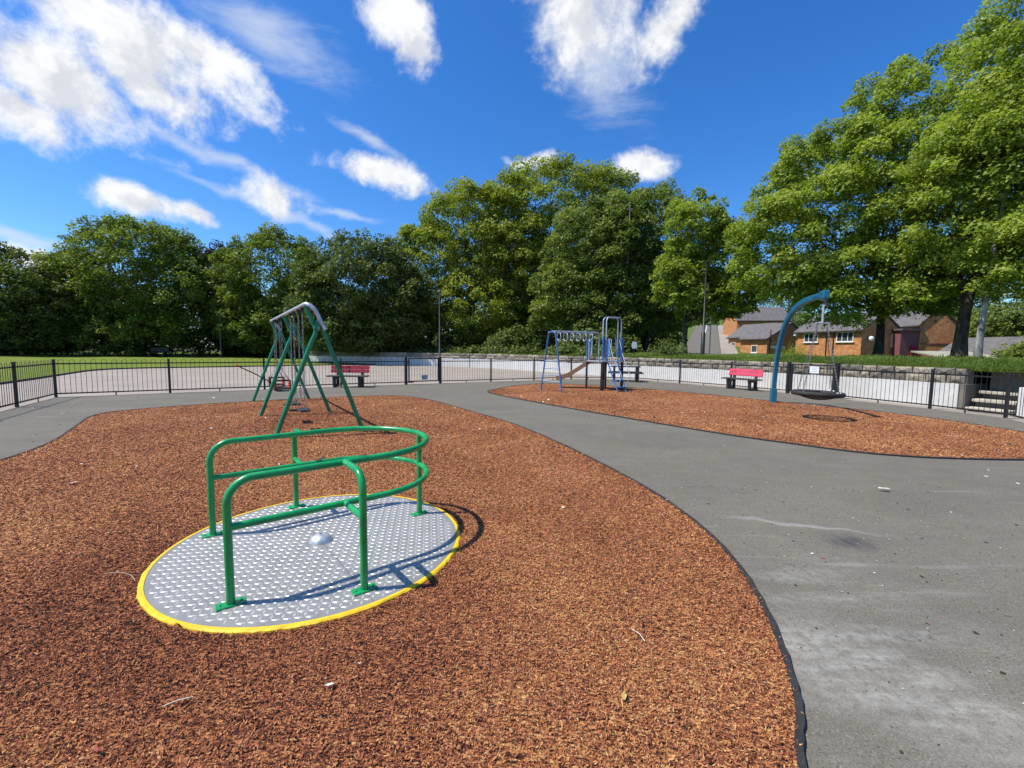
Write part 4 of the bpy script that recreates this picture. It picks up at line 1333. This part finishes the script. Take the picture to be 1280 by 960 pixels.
window(hC, (*(V(33.6, 58.5) + WD * 1.5), 2.4), WD, -UD, .9, .9, 1, oC)
hD, oD = house('large grey roofed building rising behind the gabled brick house', (47.0, 73.0), (.15, .99), (-.99, .15), 7.0, 8.5, 3.0, 6.9, 9.3)
for a in (2.0, 5.5):
    p = V(47, 73) + V(-.99, .15) * a
    window(hD, (p[0], p[1], 5.6), V(-.99, .15), V(-.15, -.99), 1.4, 1.2, 2, oD)
hE, oE = house('brick house with maroon boarded porch seen between the two maple trunks', (41.0, 43.4), (.99, -.1), (.1, .99), 3.4, 6.0, -.95, 4.5, 6.2)
MB().box((40.0, 44.2, 1.45), (2.0, 1.6, 4.8), R(4)).build('porch', 'maroon', hE, oE)
MB().box((40.0, 44.1, 3.93), (2.4, 2.0, .16), R(4)).build('porch_roof', 'slate', hE, oE)
MB().box((40.55, 43.38, 1.2), (.75, .05, 2.2), R(4)).build('porch_door', 'redboard', hE, oE)
MB().box((42.7, 43.2, 2.55), (3.2, .04, .10), R(-6)).build('brick_band', 'maroon', hE, oE)
# garages over the crest at the right
gF = thing('garage', 'low garage with pale mineral roof beyond the pale tree trunk', 'garage', (37.2, 35, -.95))
MB().box((37.2, 36, .12), (3.6, 4.0, 2.1), R(-12)).build('wall', 'maroon', gF, (37.2, 35, -.95))
MB().box((37.2, 35.6, 1.42), (4.2, 5.0, .12), R(-12), 0, R(7)).build('roof', 'garageroof', gF, (37.2, 35, -.95))
hG, oG = house('orange brick gable with dark verge at the far right edge', (40.6, 35.6), (.99, .1), (-.1, .99), 5.0, 5.0, -.95, 1.5, 2.9)
# pale rendered house glimpsed under the centre trees
hH, oH = house('pale rendered house glimpsed under the centre trees', (-11.5, 66), (1, 0), (0, 1), 9, 7, -.5, 3.2, 5.2, 'render', name='rendered_house')
window(hH, (-8.5, 66, 1.9), V(1, 0), V(0, -1), 1.4, 1.1, 2, oH)
window(hH, (-5.5, 66, 1.9), V(1, 0), V(0, -1), 1.4, 1.1, 2, oH)
hI, oI = house('white rendered house glimpsed behind the overhead ring walk', (3.0, 62), (1, 0), (0, 1), 7, 7, -.5, 3.0, 4.8, 'render', name='rendered_house')
window(hI, (5.0, 62, 1.9), V(1, 0), V(0, -1), 1.4, 1.1, 2, oI)

# ------------------------------------------------------------------ poles and signs
def column(name, label, base, top, r0, r1, mat, cat, extra=None, lean=(0, 0)):
    t = thing(name, label, cat, base)
    h = top - base[2]
    MB().tube([(0, 0, -.05), (0, 0, h * .25), (lean[0] * .25, lean[1] * .25, h * .25 + .04), (lean[0], lean[1], h)], [r0, r0, r1 * 1.15, r1], 10).build('column', mat, t)
    return t, h
t, h = column('street_lamp', 'black street lamp column on the bank left of the pink bench', (12.4, 28.0, 1.3), 7.2, .13, .055, 'iron', 'street lamp')
MB().box((.0, -.22, h + .03), (.16, .62, .10), 0, .03).build('lantern', 'iron', t)
t, h = column('lamp_column', 'thin grey lamp column rising behind the left gate', (-6.1, 36.0, -.05), 6.1, .07, .045, 'polegrey', 'lamp post')
MB().lathe([(.0001, .30), (.16, .22), (.14, .02), (.06, 0)], (0, 0, h), 12).build('lantern', 'polegrey', t)
t, h = column('lamp_column', 'thin grey lamp column in front of the copper tree', (-30.9, 45.5, .30), 4.6, .06, .045, 'polegrey', 'lamp post')
MB().lathe([(.0001, .30), (.16, .22), (.14, .02), (.06, 0)], (0, 0, h), 12).build('lantern', 'polegrey', t)
t, h = column('telegraph_pole', 'tall leaning wooden pole standing among the centre trees', (9.15, 35.4, 1.3), 13.2, .09, .055, 'wood', 'pole', lean=(.18, 0))
MB().box((.18, 0, h - .35), (.55, .09, .10)).build('crossarm', 'wood', t)
t, h = column('sign_pole', 'thin grey pole beside the black street lamp', (13.4, 29.2, 1.3), 3.9, .04, .035, 'polegrey', 'pole')
t = thing('notice_sign', 'small white notice on a post beyond the picnic table', 'sign', (7.75, 27.3, 1.2))
MB().tube([(0, 0, -.1), (0, 0, .95)], .03, 8).build('post', 'iron', t)
MB().box((0, -.04, .68), (.30, .02, .42), 0, .004).build('board', 'white', t)

# ------------------------------------------------------------------ vegetation
def leaf_quads(rg, C, Nn, L, Wd, tri=False):
    n = len(C)
    r = rg.normal(size=(n, 3)); t = np.cross(Nn, r); t /= np.linalg.norm(t, axis=1)[:, None] + 1e-9
    b = np.cross(Nn, t)
    L = L[:, None]; Wd = Wd[:, None]
    if tri:
        v0 = C - t * L * .5; v1 = C + t * L * .42 + b * Wd * .5; v2 = C + t * L * .36 - b * Wd * .5 - Nn * L * .10
        return np.stack([v0, v1, v2], 1).reshape(-1, 3)
    v0 = C - t * L * .5; v2 = C + t * L * .5 - Nn * L * .12
    v1 = C + b * Wd * .5 + Nn * Wd * .16 + t * L * .06; v3 = C - b * Wd * .5 + Nn * Wd * .16 + t * L * .06
    return np.stack([v0, v1, v2, v3], 1).reshape(-1, 3)
def crown(rg, lobes, nclump, nleaf, leaf, csize, droop=.0, inner=.22, fill=.16, tri=False):
    lobes = np.array(lobes, float)
    wt = (lobes[:, 3] * lobes[:, 4] + lobes[:, 3] * lobes[:, 5]) ; wt /= wt.sum()
    li = rg.choice(len(lobes), nclump, p=wt)
    d = rg.normal(size=(nclump, 3)); d[:, 2] += .2; d /= np.linalg.norm(d, axis=1)[:, None]
    rad = np.where(rg.uniform(size=nclump) < inner, rg.uniform(.3, .8, nclump), rg.uniform(.80, 1.04, nclump))
    cc = lobes[li, :3] + d * lobes[li, 3:6] * rad[:, None]
    deep = np.zeros(nclump, bool)              # clumps buried deep in a neighbouring lobe are thinned
    for l in lobes:
        q_ = np.linalg.norm((cc - l[:3]) / l[3:6], axis=1)
        deep |= (q_ < .66)
    keep = ~deep | (rg.uniform(size=nclump) < .35)
    cc = cc[keep]; nclump = len(cc)
    cr = csize * rg.uniform(.5, 1.3, nclump)
    ct = rg.normal(0, .17, nclump)
    nf = int(nleaf * fill)
    per = rg.multinomial(nleaf - nf, (cr ** 2) / (cr ** 2).sum())
    ci = np.repeat(np.arange(nclump), per); n = len(ci)
    e = rg.normal(size=(n, 3)); e[:, 2] = np.abs(e[:, 2]) * .9 - .30; e /= np.linalg.norm(e, axis=1)[:, None]
    rr = rg.uniform(.35, 1.15, n) ** .55
    sq = np.stack([np.ones(n), np.ones(n), np.full(n, .92)], 1)
    C = cc[ci] + e * sq * (cr[ci] * rr)[:, None]
    C[:, 2] -= droop * (1 - e[:, 2]) * cr[ci]
    N = e * .40 + np.array((0, 0, .15)) + np.array(SUN) * .66 + rg.normal(size=(n, 3)) * .60   # leaves turn to the light
    tint = .5 + ct[ci] + rg.normal(0, .16, n)
    # loose leaves through the whole volume close the crown
    lj = rg.choice(len(lobes), nf, p=wt)
    g_ = rg.normal(size=(nf, 3)); g_ /= np.linalg.norm(g_, axis=1)[:, None]
    C = np.concatenate([C, lobes[lj, :3] + g_ * lobes[lj, 3:6] * (rg.uniform(.12, 1.0, nf) ** .5)[:, None]])
    N = np.concatenate([N, g_ * .5 + np.array((0, 0, .1)) + np.array(SUN) * .4 + rg.normal(size=(nf, 3)) * .6])
    tint = np.clip(np.concatenate([tint, .42 + rg.normal(0, .15, nf)]), 0, 1)
    N /= np.linalg.norm(N, axis=1)[:, None]
    n = len(C)
    L = leaf * rg.uniform(.6, 1.3, n); Wd = L * rg.uniform(.6, .95, n)
    return leaf_quads(rg, C, N, L, Wd, tri), tint, cc
def tree(name, label, base, lobes, nclump, nleaf, leaf, csize, mat, seed, trunk=.3, bark='bark', group='trees around the playground', cat='tree', droop=.1, inner=.22, fork=.35, limbs=9, tri=True, fill=.16):
    rg = np.random.default_rng(seed)
    t = thing(name, label, cat, base, 0, group)
    vv, tint, cc = crown(rg, lobes, int(nclump * 2.4), int(nleaf * (1.75 if tri else 1.0)), leaf * (.80 if tri else 1.0), csize * .66, droop, inner, fill=fill, tri=tri)
    vv = vv - np.array(base)
    me = npmesh('crown', vv, 3 if tri else 4, mat, tint)
    link('crown', me, t)
    # trunk and limbs
    lob = np.array(lobes, float)
    top = np.average(lob[:, :3], axis=0, weights=lob[:, 3] ** 2) - np.array(base)
    zt = top[2]
    mb = MB()
    P = []; rs = []
    for i in range(9):
        k = i / 8
        P.append((top[0] * k ** 2.6 + math.sin(k * 5 + seed) * .10 * trunk * 3, top[1] * k ** 2.6 + math.cos(k * 4 + seed) * .10 * trunk * 3, -.15 + (zt + .15) * k))
        rs.append(trunk * (1.35 if i == 0 else 1.05 - .75 * k))
    mb.tube(P, rs, 12)
    for j in range(limbs):
        k = fork + (1 - fork) * .75 * rg.uniform()
        st = Vector(P[int(k * 8)]); 
        tg = Vector(cc[rg.integers(len(cc))] - np.array(base))
        tg = st.lerp(tg, .85)
        md = st.lerp(tg, .5) + Vector((0, 0, -.08 * (tg - st).length))
        r0 = trunk * (1.05 - .75 * k) * .6
        Q = [tuple(st.lerp(md, a).lerp(md.lerp(tg, a), a)) for a in (0, .2, .4, .6, .8, 1)]
        mb.tube(Q, [r0 * (1 - .16 * i) for i in range(6)], 7)
    mb.build('trunk', bark, t)
    return t
# two large maples on the bank at the right
tree('maple_tree', 'large bright green maple behind the curved swing post', (21.27, 25.0, 1.35),
     [(20.5, 25.5, 9.5, 5.4, 5, 5.0), (22.6, 25, 14.0, 3.9, 3.8, 3.6), (16.4, 25, 8.0, 3.4, 3.4, 3.5), (14.9, 25.4, 6.9, 2.1, 2.2, 2.4), (18.2, 25, 11.2, 3.3, 3.2, 3.0), (24.5, 25, 9, 4, 4, 4.5), (19.8, 23.0, 6.0, 3.6, 2.4, 2.0), (16.6, 24.0, 5.3, 2.4, 2.0, 1.5), (18.4, 23.4, 4.2, 2.6, 1.6, 1.3), (21.6, 23.4, 4.7, 1.9, 1.6, 1.2), (23.4, 24, 5.4, 3.0, 2.4, 1.6)],
     400, 116000, .20, .95, 'leaf_maple', 1, .23, inner=.30, fill=.07, limbs=22)
tree('maple_tree', 'tallest bright green maple running out of the picture at the top right', (20.7, 20.0, 1.35),
     [(24, 19.5, 10, 4.8, 4.6, 5), (24.4, 19, 16, 4.0, 3.8, 4.0), (20.3, 19, 8.2, 3.0, 3, 3.4), (21.6, 19, 12.4, 3.2, 3, 3.2), (28.5, 18, 9, 4, 4, 5), (22.5, 17, 6.0, 3.4, 2.4, 1.8), (19.6, 20.5, 5.4, 2.4, 2, 1.3), (20.3, 17.3, 5.1, 1.9, 1.4, 1.2)],
     350, 112000, .175, .95, 'leaf_maple', 2, .25, inner=.30, fill=.07, limbs=22)
# slim pale trunk
tp = tree('pale_barked_tree', 'slim tree with pale mottled grey trunk in front of the right maple', (20.1, 18.5, 1.15),
     [(20.35, 18.4, 9.0, 1.6, 1.6, 1.8), (20.9, 18.2, 10.8, 1.6, 1.6, 1.6)], 60, 9000, .20, .8, 'leaf_maple', 31, .13, 'palebark', fork=.7, limbs=4)
tree('maple_tree', 'loose open-crowned tree with dark trunk above the climbing road', (12.4, 31.0, 1.2),
     [(12.7, 31, 10.2, 2.1, 2, 2.3), (14.6, 31, 8.2, 2.3, 2, 2.6), (15.3, 31, 5.6, 2.1, 2, 1.8), (11.9, 31, 6.6, 1.8, 1.8, 2.4), (13.5, 31, 5.4, 2.4, 2, 1.9)],
     190, 30000, .23, .75, 'leaf_maple', 3, .20, inner=.3, fill=.10, limbs=14)
tree('sycamore_tree', 'rounded green tree directly left of the loose open-crowned tree', (12.0, 38.0, 1.2),
     [(12.4, 38, 12.0, 3.5, 3, 3.7), (11.3, 38, 7.4, 3.9, 3, 3.9), (14.3, 38, 6.6, 2.9, 2.5, 3.4), (9.6, 38.5, 11.5, 3, 3, 3.4)], 210, 36000, .27, 1.0, 'leaf_mid', 4, .3)
tree('sycamore_tree', 'green sycamore behind the leaning wooden pole and climbing frame', (7.0, 37.5, 1.2),
     [(7.0, 37.5, 9.6, 4.2, 3.5, 4.4), (4.8, 37, 5.6, 3.3, 3, 3.3), (9.2, 37, 5.6, 3.3, 3, 3.3), (7, 36, 4.2, 4, 2.4, 2.2)], 250, 44000, .27, 1.0, 'leaf_mid', 5, .32)
tree('lime_tree', 'highest broad yellow-green tree in the centre skyline', (4.4, 48.0, .6),
     [(4.4, 48, 14.2, 8.0, 6, 7.5), (-.2, 47, 12.6, 6, 5, 6.8), (9.8, 48, 13.8, 6.2, 5, 7.0), (4, 45.5, 7, 7, 4.5, 4.4)], 420, 68000, .30, 1.25, 'leaf_lime', 6, .5)
tree('lime_tree', 'yellow-green tree left of the highest tree in the centre skyline', (-4.3, 45.5, .3),
     [(-4, 46, 12.4, 6.6, 5, 6.0), (-8.6, 46, 9, 4.4, 4, 5.6), (-.3, 45, 9, 4.6, 4, 5.4), (-3.5, 44, 6, 5.6, 4, 3.6)], 380, 58000, .29, 1.15, 'leaf_lime', 7, .45, inner=.15)
tree('sycamore_tree', 'dark low sycamore directly behind the red bench', (-14.8, 42.5, .25),
     [(-14.8, 42, 7.4, 5.8, 5, 4.9), (-18.2, 42, 5.6, 3.4, 3.5, 4.2), (-11.4, 41.5, 5.8, 3.5, 3.5, 4.2), (-14.5, 40, 4.0, 6, 2.5, 3.0)], 330, 48000, .29, 1.05, 'leaf_dark', 8, .4)
tree('ash_tree', 'rounded mid green tree behind the swing frame beam', (-27.3, 50.0, .4),
     [(-27.3, 50, 8.6, 6.0, 5, 5.9), (-30, 49, 5, 3.6, 3, 3.8), (-24.2, 49, 5.4, 3.6, 3, 4.2), (-27, 47.5, 3.8, 5.5, 2.6, 3.0)], 320, 44000, .31, 1.1, 'leaf_mid', 9, .4)
tree('copper_tree', 'dark purple copper-leaved tree between two green trees', (-36.6, 55.0, .4),
     [(-36.8, 55, 8.8, 3.9, 4, 5.4), (-35.0, 54, 5, 3.4, 3, 4)], 170, 22000, .30, 1.0, 'leaf_copper', 10, .35)
tree('ash_tree', 'widest dark green tree on the left beyond the lawn', (-41.5, 48.0, .5),
     [(-41.5, 48, 9.1, 7.4, 6, 6.0), (-47.0, 47, 6.4, 4.4, 4, 5.0), (-36.8, 47, 6.2, 4.4, 4, 5.0), (-42, 45.5, 4, 6.5, 3, 3.6)], 420, 62000, .31, 1.2, 'leaf_mid', 11, .45)
tree('ash_tree', 'dark green tree at the far left edge of the picture', (-50.5, 42.0, .5),
     [(-51.5, 42, 6.2, 4.8, 4.5, 5.0), (-47, 42, 4.6, 3.4, 3.4, 4.2), (-57, 40, 6.5, 5, 4.5, 5.5)], 260, 36000, .29, 1.1, 'leaf_dark', 12, .4)
# trees on the slope behind the maples
for i, (x, y, z, s, lb) in enumerate(((49.5, 41, 4.2, 3.6, 'leafy tree filling the gap right of the pale trunk'), (50, 52, 6, 5.0, 'green tree standing far behind the right maple'), (52, 84, 12, 6, 'tree on the hillside above the grey roofed building'), (15.5, 52, 4.6, 3.4, 'tree seen under the loose crown, left of the climbing road'), (25, 90, 9.5, 5.5, 'far tree at the top of the climbing road'))):
    tree('hillside_tree', lb, (x, y, -.6 if y < 60 else 2.0), [(x, y, z, s, s, s), (x - s * .7, y, z - s * .3, s * .7, s * .7, s * .8), (x + s * .8, y, z - s * .2, s * .7, s * .7, s * .7)], 110, 14000, .34, 1.2, 'leaf_mid', 20 + i, .28, group='trees on the slope')
# understorey shrubs and hedge
def shrub(label, x, y, z, rx, rz, n, mat, seed, leaf=.24, ry=None):
    rg = np.random.default_rng(seed)
    t = thing('shrub', label, 'shrub', (x, y, z), 0, 'shrubs under the trees')
    ry = ry or rx * .6
    vv, tint, cc = crown(rg, [(x, y, z + rz * .8, rx, ry, rz), (x - rx * .5, y, z + rz * .55, rx * .6, ry * .8, rz * .8), (x + rx * .5, y, z + rz * .6, rx * .6, ry * .8, rz * .8)], 70, n, leaf, .75, .1)
    vv[:, 2] = np.maximum(vv[:, 2], z)
    link('foliage', npmesh('foliage', vv - np.array((x, y, z)), 4, mat, tint), t)
    mb = MB()
    for k in range(5):
        a = k * 1.26 + seed
        mb.tube([(0, 0, -.1), (.3 * math.cos(a) * rx * .4, .3 * math.sin(a), rz * .5), (math.cos(a) * rx * .45, math.sin(a) * ry * .4, rz * 1.1)], [.06, .04, .015], 6)
    mb.build('stem', 'bark', t)
SH = [(-39.5, 56, .5, 4.5, 3.6, 'leaf_dark', 'tall dark shrub behind the far lawn bench'), (-33, 57, .5, 4.5, 3.2, 'leaf_dark', 'tall dark shrub under the copper tree'), (-53, 45, .5, 5, 2.2, 'leaf_dark', 'dark shrub under the tree at the far left edge'), (-46, 50, .5, 5, 2.4, 'leaf_dark', 'dark shrub left of the far lawn bench'),
      (-37, 51, .5, 4.5, 2.4, 'leaf_dark', 'dark shrub behind the far lawn bench'), (-30, 52.5, .5, 5, 2.2, 'leaf_dark', 'dark shrub under the rounded tree behind the swing beam'),
      (-21.5, 47, .4, 4.0, 2.6, 'leaf_dark', 'dark shrub between the swing frame and red bench'), (-12, 46, .2, 4.2, 1.9, 'leaf_dark', 'dark shrub right of the dark low sycamore'),
      (1.5, 39.5, 1.2, 3.6, 1.3, 'leaf_dark', 'low dark shrub on the wall left of the climbing frame'), (6.5, 33.2, 1.3, 2.6, .7, 'leaf_dark', 'low dark shrub under the leaning wooden pole'),
      (10.2, 41.5, 1.0, 3.4, 1.6, 'leaf_dark', 'dark shrub beneath the rounded green tree'), (-4.5, 50, .3, 4.5, 2.0, 'leaf_dark', 'dark shrub beneath the yellow-green tree'),
      (28.6, 43.5, .7, .9, .75, 'leaf_maple', 'bright green bush against the brick house corner'), (9.1, 25.2, 1.30, .55, .33, 'leaf_dark', 'small clipped dark bush on the bank above the white wall'),
      (41, 33, -.2, 3, 1.6, 'leaf_mid', 'green bush beside the garage roof')]
for i, (x, y, z, rx, rz, mt, lb) in enumerate(SH):
    shrub(lb, x, y, z, rx, rz, 6500 if rx > 1 else 1400, mt, 50 + i, .24 if rx > 1 else .10)
def hedge():
    rg = np.random.default_rng(77)
    P = [(-18, 43.2), (-12, 41.2), (-5.2, 38.6), (-.6, 35.6), (3.9, 30.1), (6.3, 27.2)]
    P = spline(P, 5)
    lobes = [(p[0] + .2, p[1] + .3, 1.05 + .12 * math.sin(i * 1.7), .9, .8, .42 + .12 * math.sin(i * 2.3)) for i, p in enumerate(P)]
    t = thing('hedge', 'low dark hedge along the top of the white wall beneath the centre trees', 'hedge', (0, 35, 0))
    vv, tint, cc = crown(rg, lobes, 240, 22000, .16, .5, .1)
    link('foliage', npmesh('foliage', vv - np.array((0, 35, 0)), 4, 'leaf_dark', tint), t)
    mb = MB()
    for p in P: mb.tube([(p[0], p[1] - 35, -.3), (p[0] + .1, p[1] - 35 + .1, 1.1)], [.05, .02], 6)
    mb.build('stem', 'bark', t)
hedge()
# the wood behind, a single dark mass
def woodland():
    rg = np.random.default_rng(99)
    lobes = []
    for i in range(24):
        x = -88 + i * 4.2; y = 60 + 6 * math.sin(i * 1.3) - (8 if x < -45 else 0)
        h = 7.0 + 1.2 * math.sin(i * 2.1)
        lobes.append((x, y, h * .55, 3.6, 3.2, h * .55))
    vv, tint, cc = crown(rg, lobes, 900, 64000, .50, 1.3, .1, fill=.3)
    vv[:, 2] = np.maximum(vv[:, 2], -.6)
    tag(link('woodland', npmesh('woodland', vv, 4, 'leaf_dark', tint)), 'dark woodland mass behind the trees along the far side', 'woodland', kind='stuff')
woodland()

# unmown grass on the bank edge
def bank_grass():
    rg = np.random.default_rng(3)
    n = 62000
    W_ = np.array(wl); seg = rg.uniform(18, len(wl) - 2, n); i0 = seg.astype(int); f = (seg - i0)[:, None]
    p = W_[i0] * (1 - f) + W_[i0 + 1] * f
    tt = rg.exponential(1.5, n); tt = np.minimum(tt, 8)
    c = p + bn * (tt + .16)[:, None]
    z = np.array([bankz(a, b * .6) for a, b in zip(tt, seg)])
    cl = np.sin(c[:, 0] * 2.1 + np.sin(c[:, 1] * 1.7)) * .5 + .5
    h = rg.uniform(.04, .12, n) * (.6 + .9 * cl)
    a = rg.uniform(0, 2 * np.pi, n); w = rg.uniform(.010, .022, n)
    s = np.stack([np.cos(a), np.sin(a), np.zeros(n)], 1) * w[:, None]
    b = np.stack([c[:, 0], c[:, 1], z - .03], 1)
    lean = rg.normal(0, .05, (n, 3)); lean[:, 2] = h
    vv = np.stack([b - s, b + s, b + lean + np.array((0, 0, .03))], 1).reshape(-1, 3)
    tint = np.clip(rg.beta(2, 2.4, n) + .15 * (cl - .5), 0, 1)
    tag(link('bank_grass', npmesh('bank_grass', vv, 3, 'blade', tint)), 'unmown grass growing along the top of the retaining wall', 'grass', kind='stuff')
bank_grass()

# ------------------------------------------------------------------ small loose things
def debris():
    tag(MB().tube([(-.045, -.028, .028), (0, 0, .033), (.05, .022, .031)], .0028, 6).build('twig', 'twig', None, (0, 0, 0)), 'short bleached twig lying on the mulch in the left foreground', 'twig').location = (-1.42, 1.72, 0)
    def scrap(name, loc, s, mat, label, cat, rz=0):
        r_ = random.Random(hash(name) % 97 + int(abs(loc[0]) * 100))
        P = []
        for i in range(7):
            a = 2 * math.pi * i / 7; k = r_.uniform(.6, 1.1)
            P.append((s[0] * k * math.cos(a), s[1] * k * math.sin(a), .03 + r_.uniform(0, .010)))
        P2 = [(x, y, z + .0025) for x, y, z in P]
        mb = MB().add(P + P2 + [(0, 0, .031), (0, 0, .038)], [(i, (i + 1) % 7, 14) for i in range(7)][::1] + [(7 + (i + 1) % 7, 7 + i, 15) for i in range(7)] + [(i, 7 + i, 7 + (i + 1) % 7, (i + 1) % 7) for i in range(7)])
        o = mb.build(name, mat); o.location = (loc[0], loc[1], 0); o.rotation_euler = (0, 0, rz)
        tag(o, label, cat)
    scrap('paper_scrap', (-.81, 1.81), (.022, .010), 'paper', 'crumpled pale scrap on the mulch below the roundabout', 'litter', .5)
    scrap('paper_scrap', (-.73, 1.945), (.022, .008), 'twig', 'thin tan sliver lying just above the crumpled pale scrap', 'litter', .2)
    scrap('dry_leaf', (.51, 1.77), (.012, .032), 'yellowleaf', 'dry yellow leaf on the mulch in the right foreground', 'leaf', -.4)
    scrap('plastic_scrap', (-4.82, 4.61), (.06, .03), 'pinkbit', 'pink scrap on the mulch left of the roundabout', 'litter', .7)
    scrap('rubber_scrap', (-1.54, 1.49), (.024, .009), 'redbit', 'red rubber scrap at the bottom left of the picture', 'litter', -.3)
    scrap('paper_scrap', (4.2, 4.71), (.07, .03), 'paper', 'pale flat scrap on the asphalt near the right mulch edge', 'litter', -.2)
    tag(MB().tube([(-.03, .05, .03), (0, .0, .034), (.012, -.05, .030)], .0028, 6).build('twig', 'twig'), 'slim pale twig on the mulch near the asphalt edge', 'twig').location = (.70, 2.18, 0)
    tag(MB().tube([tuple(p) for p in spline([(-.16, .05, .03), (-.06, .06, .034), (.04, .03, .03), (.12, -.03, .028)], 5)], .0014, 5).build('grass_stem', 'twig'), 'curved dry stem on the mulch left of the roundabout rim', 'stem').location = (-2.55, 2.69, 0)
    # grit, leaf crumbs and pale bits strewn over the asphalt
    rg = np.random.default_rng(12)
    A = np.array(asph); n0 = 5200
    X = rg.uniform(-12, 12, n0); Y = rg.uniform(.8, 22, n0)
    X = np.concatenate([X, rg.uniform(.9, 5, 2200)]); Y = np.concatenate([Y, rg.uniform(.9, 5, 2200)])
    k = inside(A, X, Y) & ~inside(main_p, X, Y) & ~inside(right_p, X, Y); X, Y = X[k], Y[k]; n = len(X)
    a = rg.uniform(0, 6.28, n); L = rg.exponential(.0032, n) + .0018; L *= np.clip(np.hypot(X, Y) / 5, .8, 2.2); Wd = L * rg.uniform(.3, .9, n)
    t = np.stack([np.cos(a), np.sin(a), rg.normal(0, .2, n)], 1); s = np.stack([-np.sin(a), np.cos(a), rg.normal(0, .2, n)], 1)
    c = np.stack([X, Y, np.full(n, .005)], 1)
    vv = np.stack([c - t * L[:, None], c - s * Wd[:, None], c + t * L[:, None], c + s * Wd[:, None]], 1).reshape(-1, 3)
    vv[:, 2] = np.maximum(vv[:, 2], .0015)
    # pale crumbs lying on the mulch further off
    X2 = np.concatenate([rg.uniform(-1, 10.3, 1500), rg.uniform(-9.3, 1.7, 1100)]); Y2 = np.concatenate([rg.uniform(6, 19.5, 1500), rg.uniform(3.5, 14, 1100)])
    k = inside(right_p, X2, Y2) | (inside(main_p, X2, Y2) & (np.hypot(X2 - DISC[0], Y2 - DISC[1]) > DR + .1)); X2, Y2 = X2[k], Y2[k]; n2 = len(X2)
    a2 = rg.uniform(0, 6.28, n2); L2 = (.004 + rg.exponential(.006, n2)) * np.clip(np.hypot(X2, Y2) / 8, .6, 1.6); W2 = L2 * rg.uniform(.3, .8, n2)
    t2 = np.stack([np.cos(a2), np.sin(a2), rg.normal(0, .3, n2)], 1); s2 = np.stack([-np.sin(a2), np.cos(a2), rg.normal(0, .3, n2)], 1)
    c2 = np.stack([X2, Y2, np.full(n2, .030)], 1)
    v2 = np.stack([c2 - t2 * L2[:, None], c2 - s2 * W2[:, None], c2 + t2 * L2[:, None], c2 + s2 * W2[:, None]], 1).reshape(-1, 3)
    vv = np.concatenate([vv, v2])
    gt = np.concatenate([rg.uniform(0, 1, n), np.where(rg.uniform(size=n2) < .6, rg.uniform(.72, 1, n2), rg.uniform(0, .4, n2))])
    m, q, out = newmat('grit')
    at = q.n('ShaderNodeAttribute'); at.attribute_name = 'tint'
    princ(q, out, q.ramp(at.outputs['Fac'], [(0, (.02, .018, .015)), (.45, (.06, .045, .03)), (.55, (.30, .12, .05)), (.72, (.28, .26, .2)), (1, (.62, .60, .54))]), .9)
    tag(link('grit', npmesh('grit', vv, 4, m, gt)), 'grit, leaf crumbs and pale bits strewn over the asphalt and mulch', 'grit', kind='stuff')
debris()
